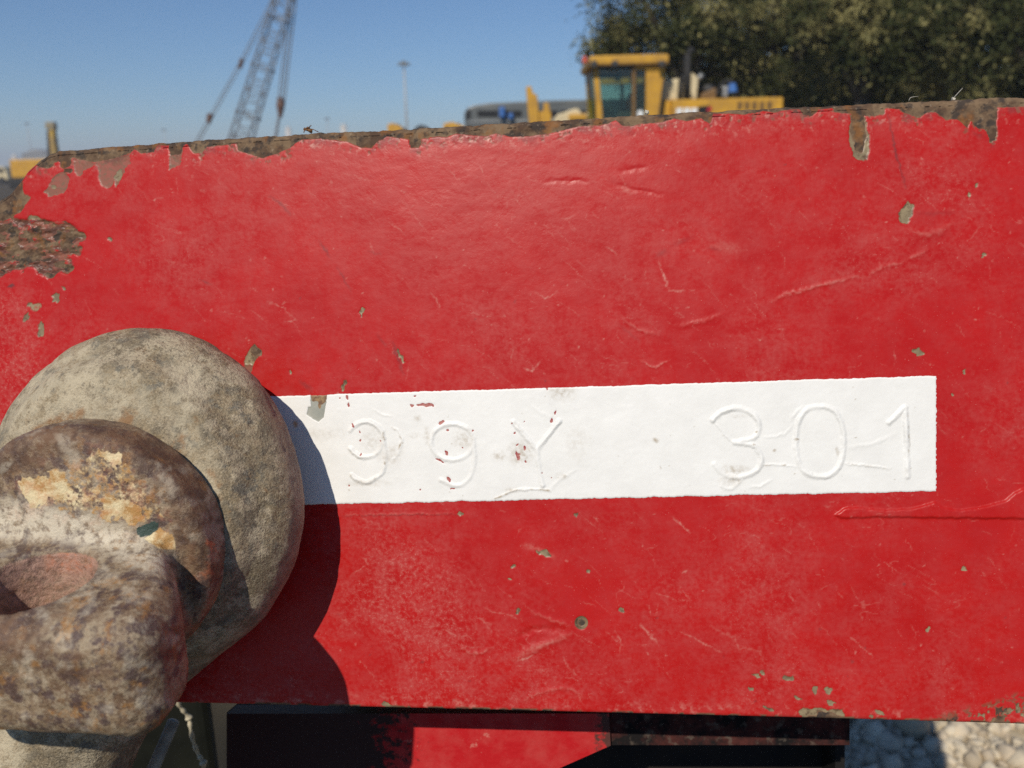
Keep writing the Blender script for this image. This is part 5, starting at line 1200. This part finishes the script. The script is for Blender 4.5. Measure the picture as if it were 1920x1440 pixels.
for yy in (78.2, 81.0): MB().box((ft[0] - 3.6, yy, 0), (ft[0] + 0.8, yy + 0.8, 0.9)).build('rig_track', DKR, de, 0.2)
# yellow tipper on the far left
tp = at(8, 338, 118); te_ = empty('tipper_truck', (float(tp[0]), 119.0, 0)); tag(te_, 'dusty tan tipper truck at the far left edge of the yard', 'truck')
x, zt_ = float(tp[0]) - 1.9, 1.9
MB().prism([(x - 3.2, 1.0), (x - 3.4, 2.2), (x + 0.6, 2.2), (x + 0.8, 1.0)], 118, 120.2).build('tipper_body', plain('dusty_tan_yellow', (0.46, 0.30, 0.10), (0.36, 0.26, 0.13), 0.8, 0.7), te_, 0.05)
MB().prism([(x + 0.95, 0.6), (x + 0.95, 2.3), (x + 2.0, 2.3), (x + 2.4, 1.5), (x + 2.5, 0.6)], 118, 120.2).build('truck_cab', CREAM, te_, 0.08)
MB().prism([(x + 1.3, 1.5), (x + 1.3, 2.1), (x + 1.9, 2.1), (x + 2.1, 1.5)], 117.97, 117.995).build('cab_window', BLK, te_)
MB().box((x - 3.2, 118.3, 0.6), (x + 2.3, 119.9, 0.95)).build('chassis', DKS, te_)
for xx in (-2.4, -1.2, 1.6):
    for yy in (117.98, 119.9): MB().tube((x + xx, yy, 0.5), (x + xx, yy + 0.3, 0.5), 0.5, 0.5, 18).build('wheel', DKR, te_)

# ------------------------------------------------------------------ trees
def make_leaf():
    m = Mat('tamarisk_foliage', 0.75, 0, 0.15)
    geo = m.node('ShaderNodeNewGeometry'); r = geo.outputs['Random Per Island']
    n = m.noise(0.95, 3, 0.5)
    c = m.mix(m.ramp(n, (0.47, 0.0), (0.60, 1.0)), (0.048, 0.057, 0.019), (0.37, 0.32, 0.13))  # olive and dry tufts; the contrast also paints sunlit clumps and dark hollows
    c = m.mix(m.ramp(r, (0.0, 0.0), (1.0, 0.6)), c, (0.060, 0.066, 0.024))
    m.color(c); return m.m
LEAF = make_leaf(); BARK = plain('grey_tree_bark', (0.16, 0.125, 0.09), (0.09, 0.07, 0.05), 6, 0.9)
def foliage(lobes, seed, per, lk=1.0):
    R_ = np.random.RandomState(seed); C_, T_, S_ = [], [], []
    for (c, r, dens) in lobes:
        c = np.array(c); r = np.array(r); nsub = int(46 * dens)
        d = R_.normal(size=(nsub, 3)); d /= np.linalg.norm(d, axis=1)[:, None]
        sub = c + d * r * (R_.uniform(0.45, 1.0, (nsub, 1)) ** 0.6)
        for s in sub:
            k = int(3.2 * per * R_.uniform(0.5, 1.5)); cr_ = R_.uniform(0.30, 0.66)
            p = s + R_.normal(size=(k, 3)) * cr_ * np.array((0.5, 0.5, 0.42)); C_.append(p)
            out = (p - c) / r; tt_ = out * 0.6 + R_.normal(size=(k, 3)) * 0.6 + np.array((0, 0, -0.25)); T_.append(tt_)
    C_ = np.vstack(C_); T_ = np.vstack(T_); T_ /= np.linalg.norm(T_, axis=1)[:, None]
    n = len(C_); a = np.cross(T_, R_.normal(size=(n, 3))); a /= np.linalg.norm(a, axis=1)[:, None]
    L = lk * R_.uniform(0.08, 0.20, (n, 1)); w = lk * R_.uniform(0.018, 0.040, (n, 1))
    V = np.stack((C_ - a * w * 0.4, C_ + T_ * L * 0.55 - a * w, C_ + T_ * L, C_ + T_ * L * 0.5 + a * w), 1).reshape(-1, 3)
    return V, np.arange(n * 4).reshape(-1, 4)
def tree(lab, base, lobes, seed, per=34, lean=0.0, lk=1.0):
    e = empty('tamarisk_tree', (base[0], base[1], 0)); tag(e, lab, 'tree', 'trees behind the grader')
    V, Fq = foliage(lobes, seed, per, lk); o = obj('crown', V, Fq, LEAF, e)
    R_ = random.Random(seed); mb = MB(); b0 = np.array((base[0], base[1], -0.1)); top_ = np.array((base[0] + lean, base[1], 2.6))
    mb.tube(b0, (b0 + top_) / 2 + np.array((0.1, 0, 0)), 0.34, 0.27, 12).tube((b0 + top_) / 2 + np.array((0.1, 0, 0)), top_, 0.27, 0.22, 12)
    mb.build('trunk', BARK, e, 0, True)
    for (c, r, dn) in lobes:
        c = np.array(c); lb = MB(); mid = top_ * 0.5 + c * 0.5 + np.array((R_.uniform(-.3, .3), R_.uniform(-.3, .3), 0.3))
        lb.tube(top_ - np.array((0, 0, 0.1)), mid, 0.14, 0.09, 7).tube(mid, c, 0.09, 0.03, 7)
        for _ in range(4):
            d = np.array((R_.uniform(-1, 1), R_.uniform(-1, 1), R_.uniform(-.6, .9))) * np.array(r) * 0.8; lb.tube(mid * 0.3 + c * 0.7, c + d, 0.04, 0.012, 5)
        lb.build('limb', BARK, e, 0, True)
def lobe(px, py, Y, rpx, rzpx, dens=1.0):
    s = Y / FPX * 1.03; return (tuple(at(px, py, Y)), (rpx * s, rpx * s * 1.0, rzpx * s), dens)
tree('left tree of the row, its pale crown edge against the sky behind the cab', (float(at(1300, 150, 27)[0]), 27.0),
     [lobe(1190, -30, 26.5, 95, 75), lobe(1235, 45, 26.5, 85, 60), lobe(1135, 85, 27, 42, 30, 0.7), lobe(1330, 20, 27, 110, 90), lobe(1330, -110, 27, 150, 80), lobe(1210, 100, 28, 80, 45), lobe(1340, 130, 28, 100, 60)], 11, 36)
tree('second tree of the row with dark hollow crown over the engine hood', (float(at(1480, 150, 29)[0]), 29.0),
     [lobe(1450, 110, 29, 120, 80), lobe(1450, -20, 28.5, 110, 80), lobe(1560, 140, 29.5, 120, 80), lobe(1540, -100, 29, 130, 80), lobe(1390, 60, 30, 120, 90)], 12, 36)
tree('third tree with pale brown tufts hanging near the top middle right', (float(at(1620, 150, 24)[0]), 24.0),
     [lobe(1540, 5, 23.5, 62, 50, 1.1), lobe(1615, 45, 23.2, 70, 58, 1.2), lobe(1690, 95, 23.3, 60, 50, 1.0), lobe(1720, 20, 24, 75, 60, 0.9), lobe(1630, -90, 24, 140, 70), lobe(1600, 150, 25.5, 110, 60, 0.9)], 13, 36)
tree('right-hand tree of the row with a dark crown at the frame edge', (float(at(1985, 150, 21)[0]), 21.0),
     [lobe(1850, 10, 22, 120, 90), lobe(1840, 120, 22.5, 110, 70), lobe(1960, 60, 21, 110, 100), lobe(1930, -90, 21.5, 150, 70), lobe(2060, 100, 21, 120, 90)], 14, 36, -0.2)
tree('far tree filling the gaps behind the middle of the row', (float(at(1680, 150, 33)[0]), 33.0),
     [lobe(1420, 90, 33, 120, 110, 1.4), lobe(1580, 90, 33, 130, 120, 1.4), lobe(1740, 90, 33, 130, 120, 1.4), lobe(1890, 90, 33, 130, 120, 1.4), lobe(1500, -40, 33, 150, 90, 1.2), lobe(1780, -40, 33, 150, 90, 1.2), lobe(1400, 210, 33, 120, 60, 1.2), lobe(1550, 210, 33, 120, 60, 1.2), lobe(1700, 210, 33, 120, 60, 1.2), lobe(1860, 210, 33, 120, 60, 1.2)], 15, 40, 0.0, 2.1)

# ------------------------------------------------------------------ haze over the yard
hm = bpy.data.materials.new('haze_air'); hm.use_nodes = True; ht = hm.node_tree
ht.nodes.remove(ht.nodes['Principled BSDF']); pv = ht.nodes.new('ShaderNodeVolumePrincipled')
pv.inputs['Color'].default_value = (0.80, 0.86, 1.0, 1); pv.inputs['Density'].default_value = 0.0007; pv.inputs['Anisotropy'].default_value = 0.0
ht.links.new(pv.outputs[0], ht.nodes['Material Output'].inputs['Volume'])
hz = MB().box((-1500, -40, -1.0), (1500, 2200, 48)).build('haze', hm); tag(hz, 'thin pale blue haze over the whole yard', 'haze', kind='stuff')
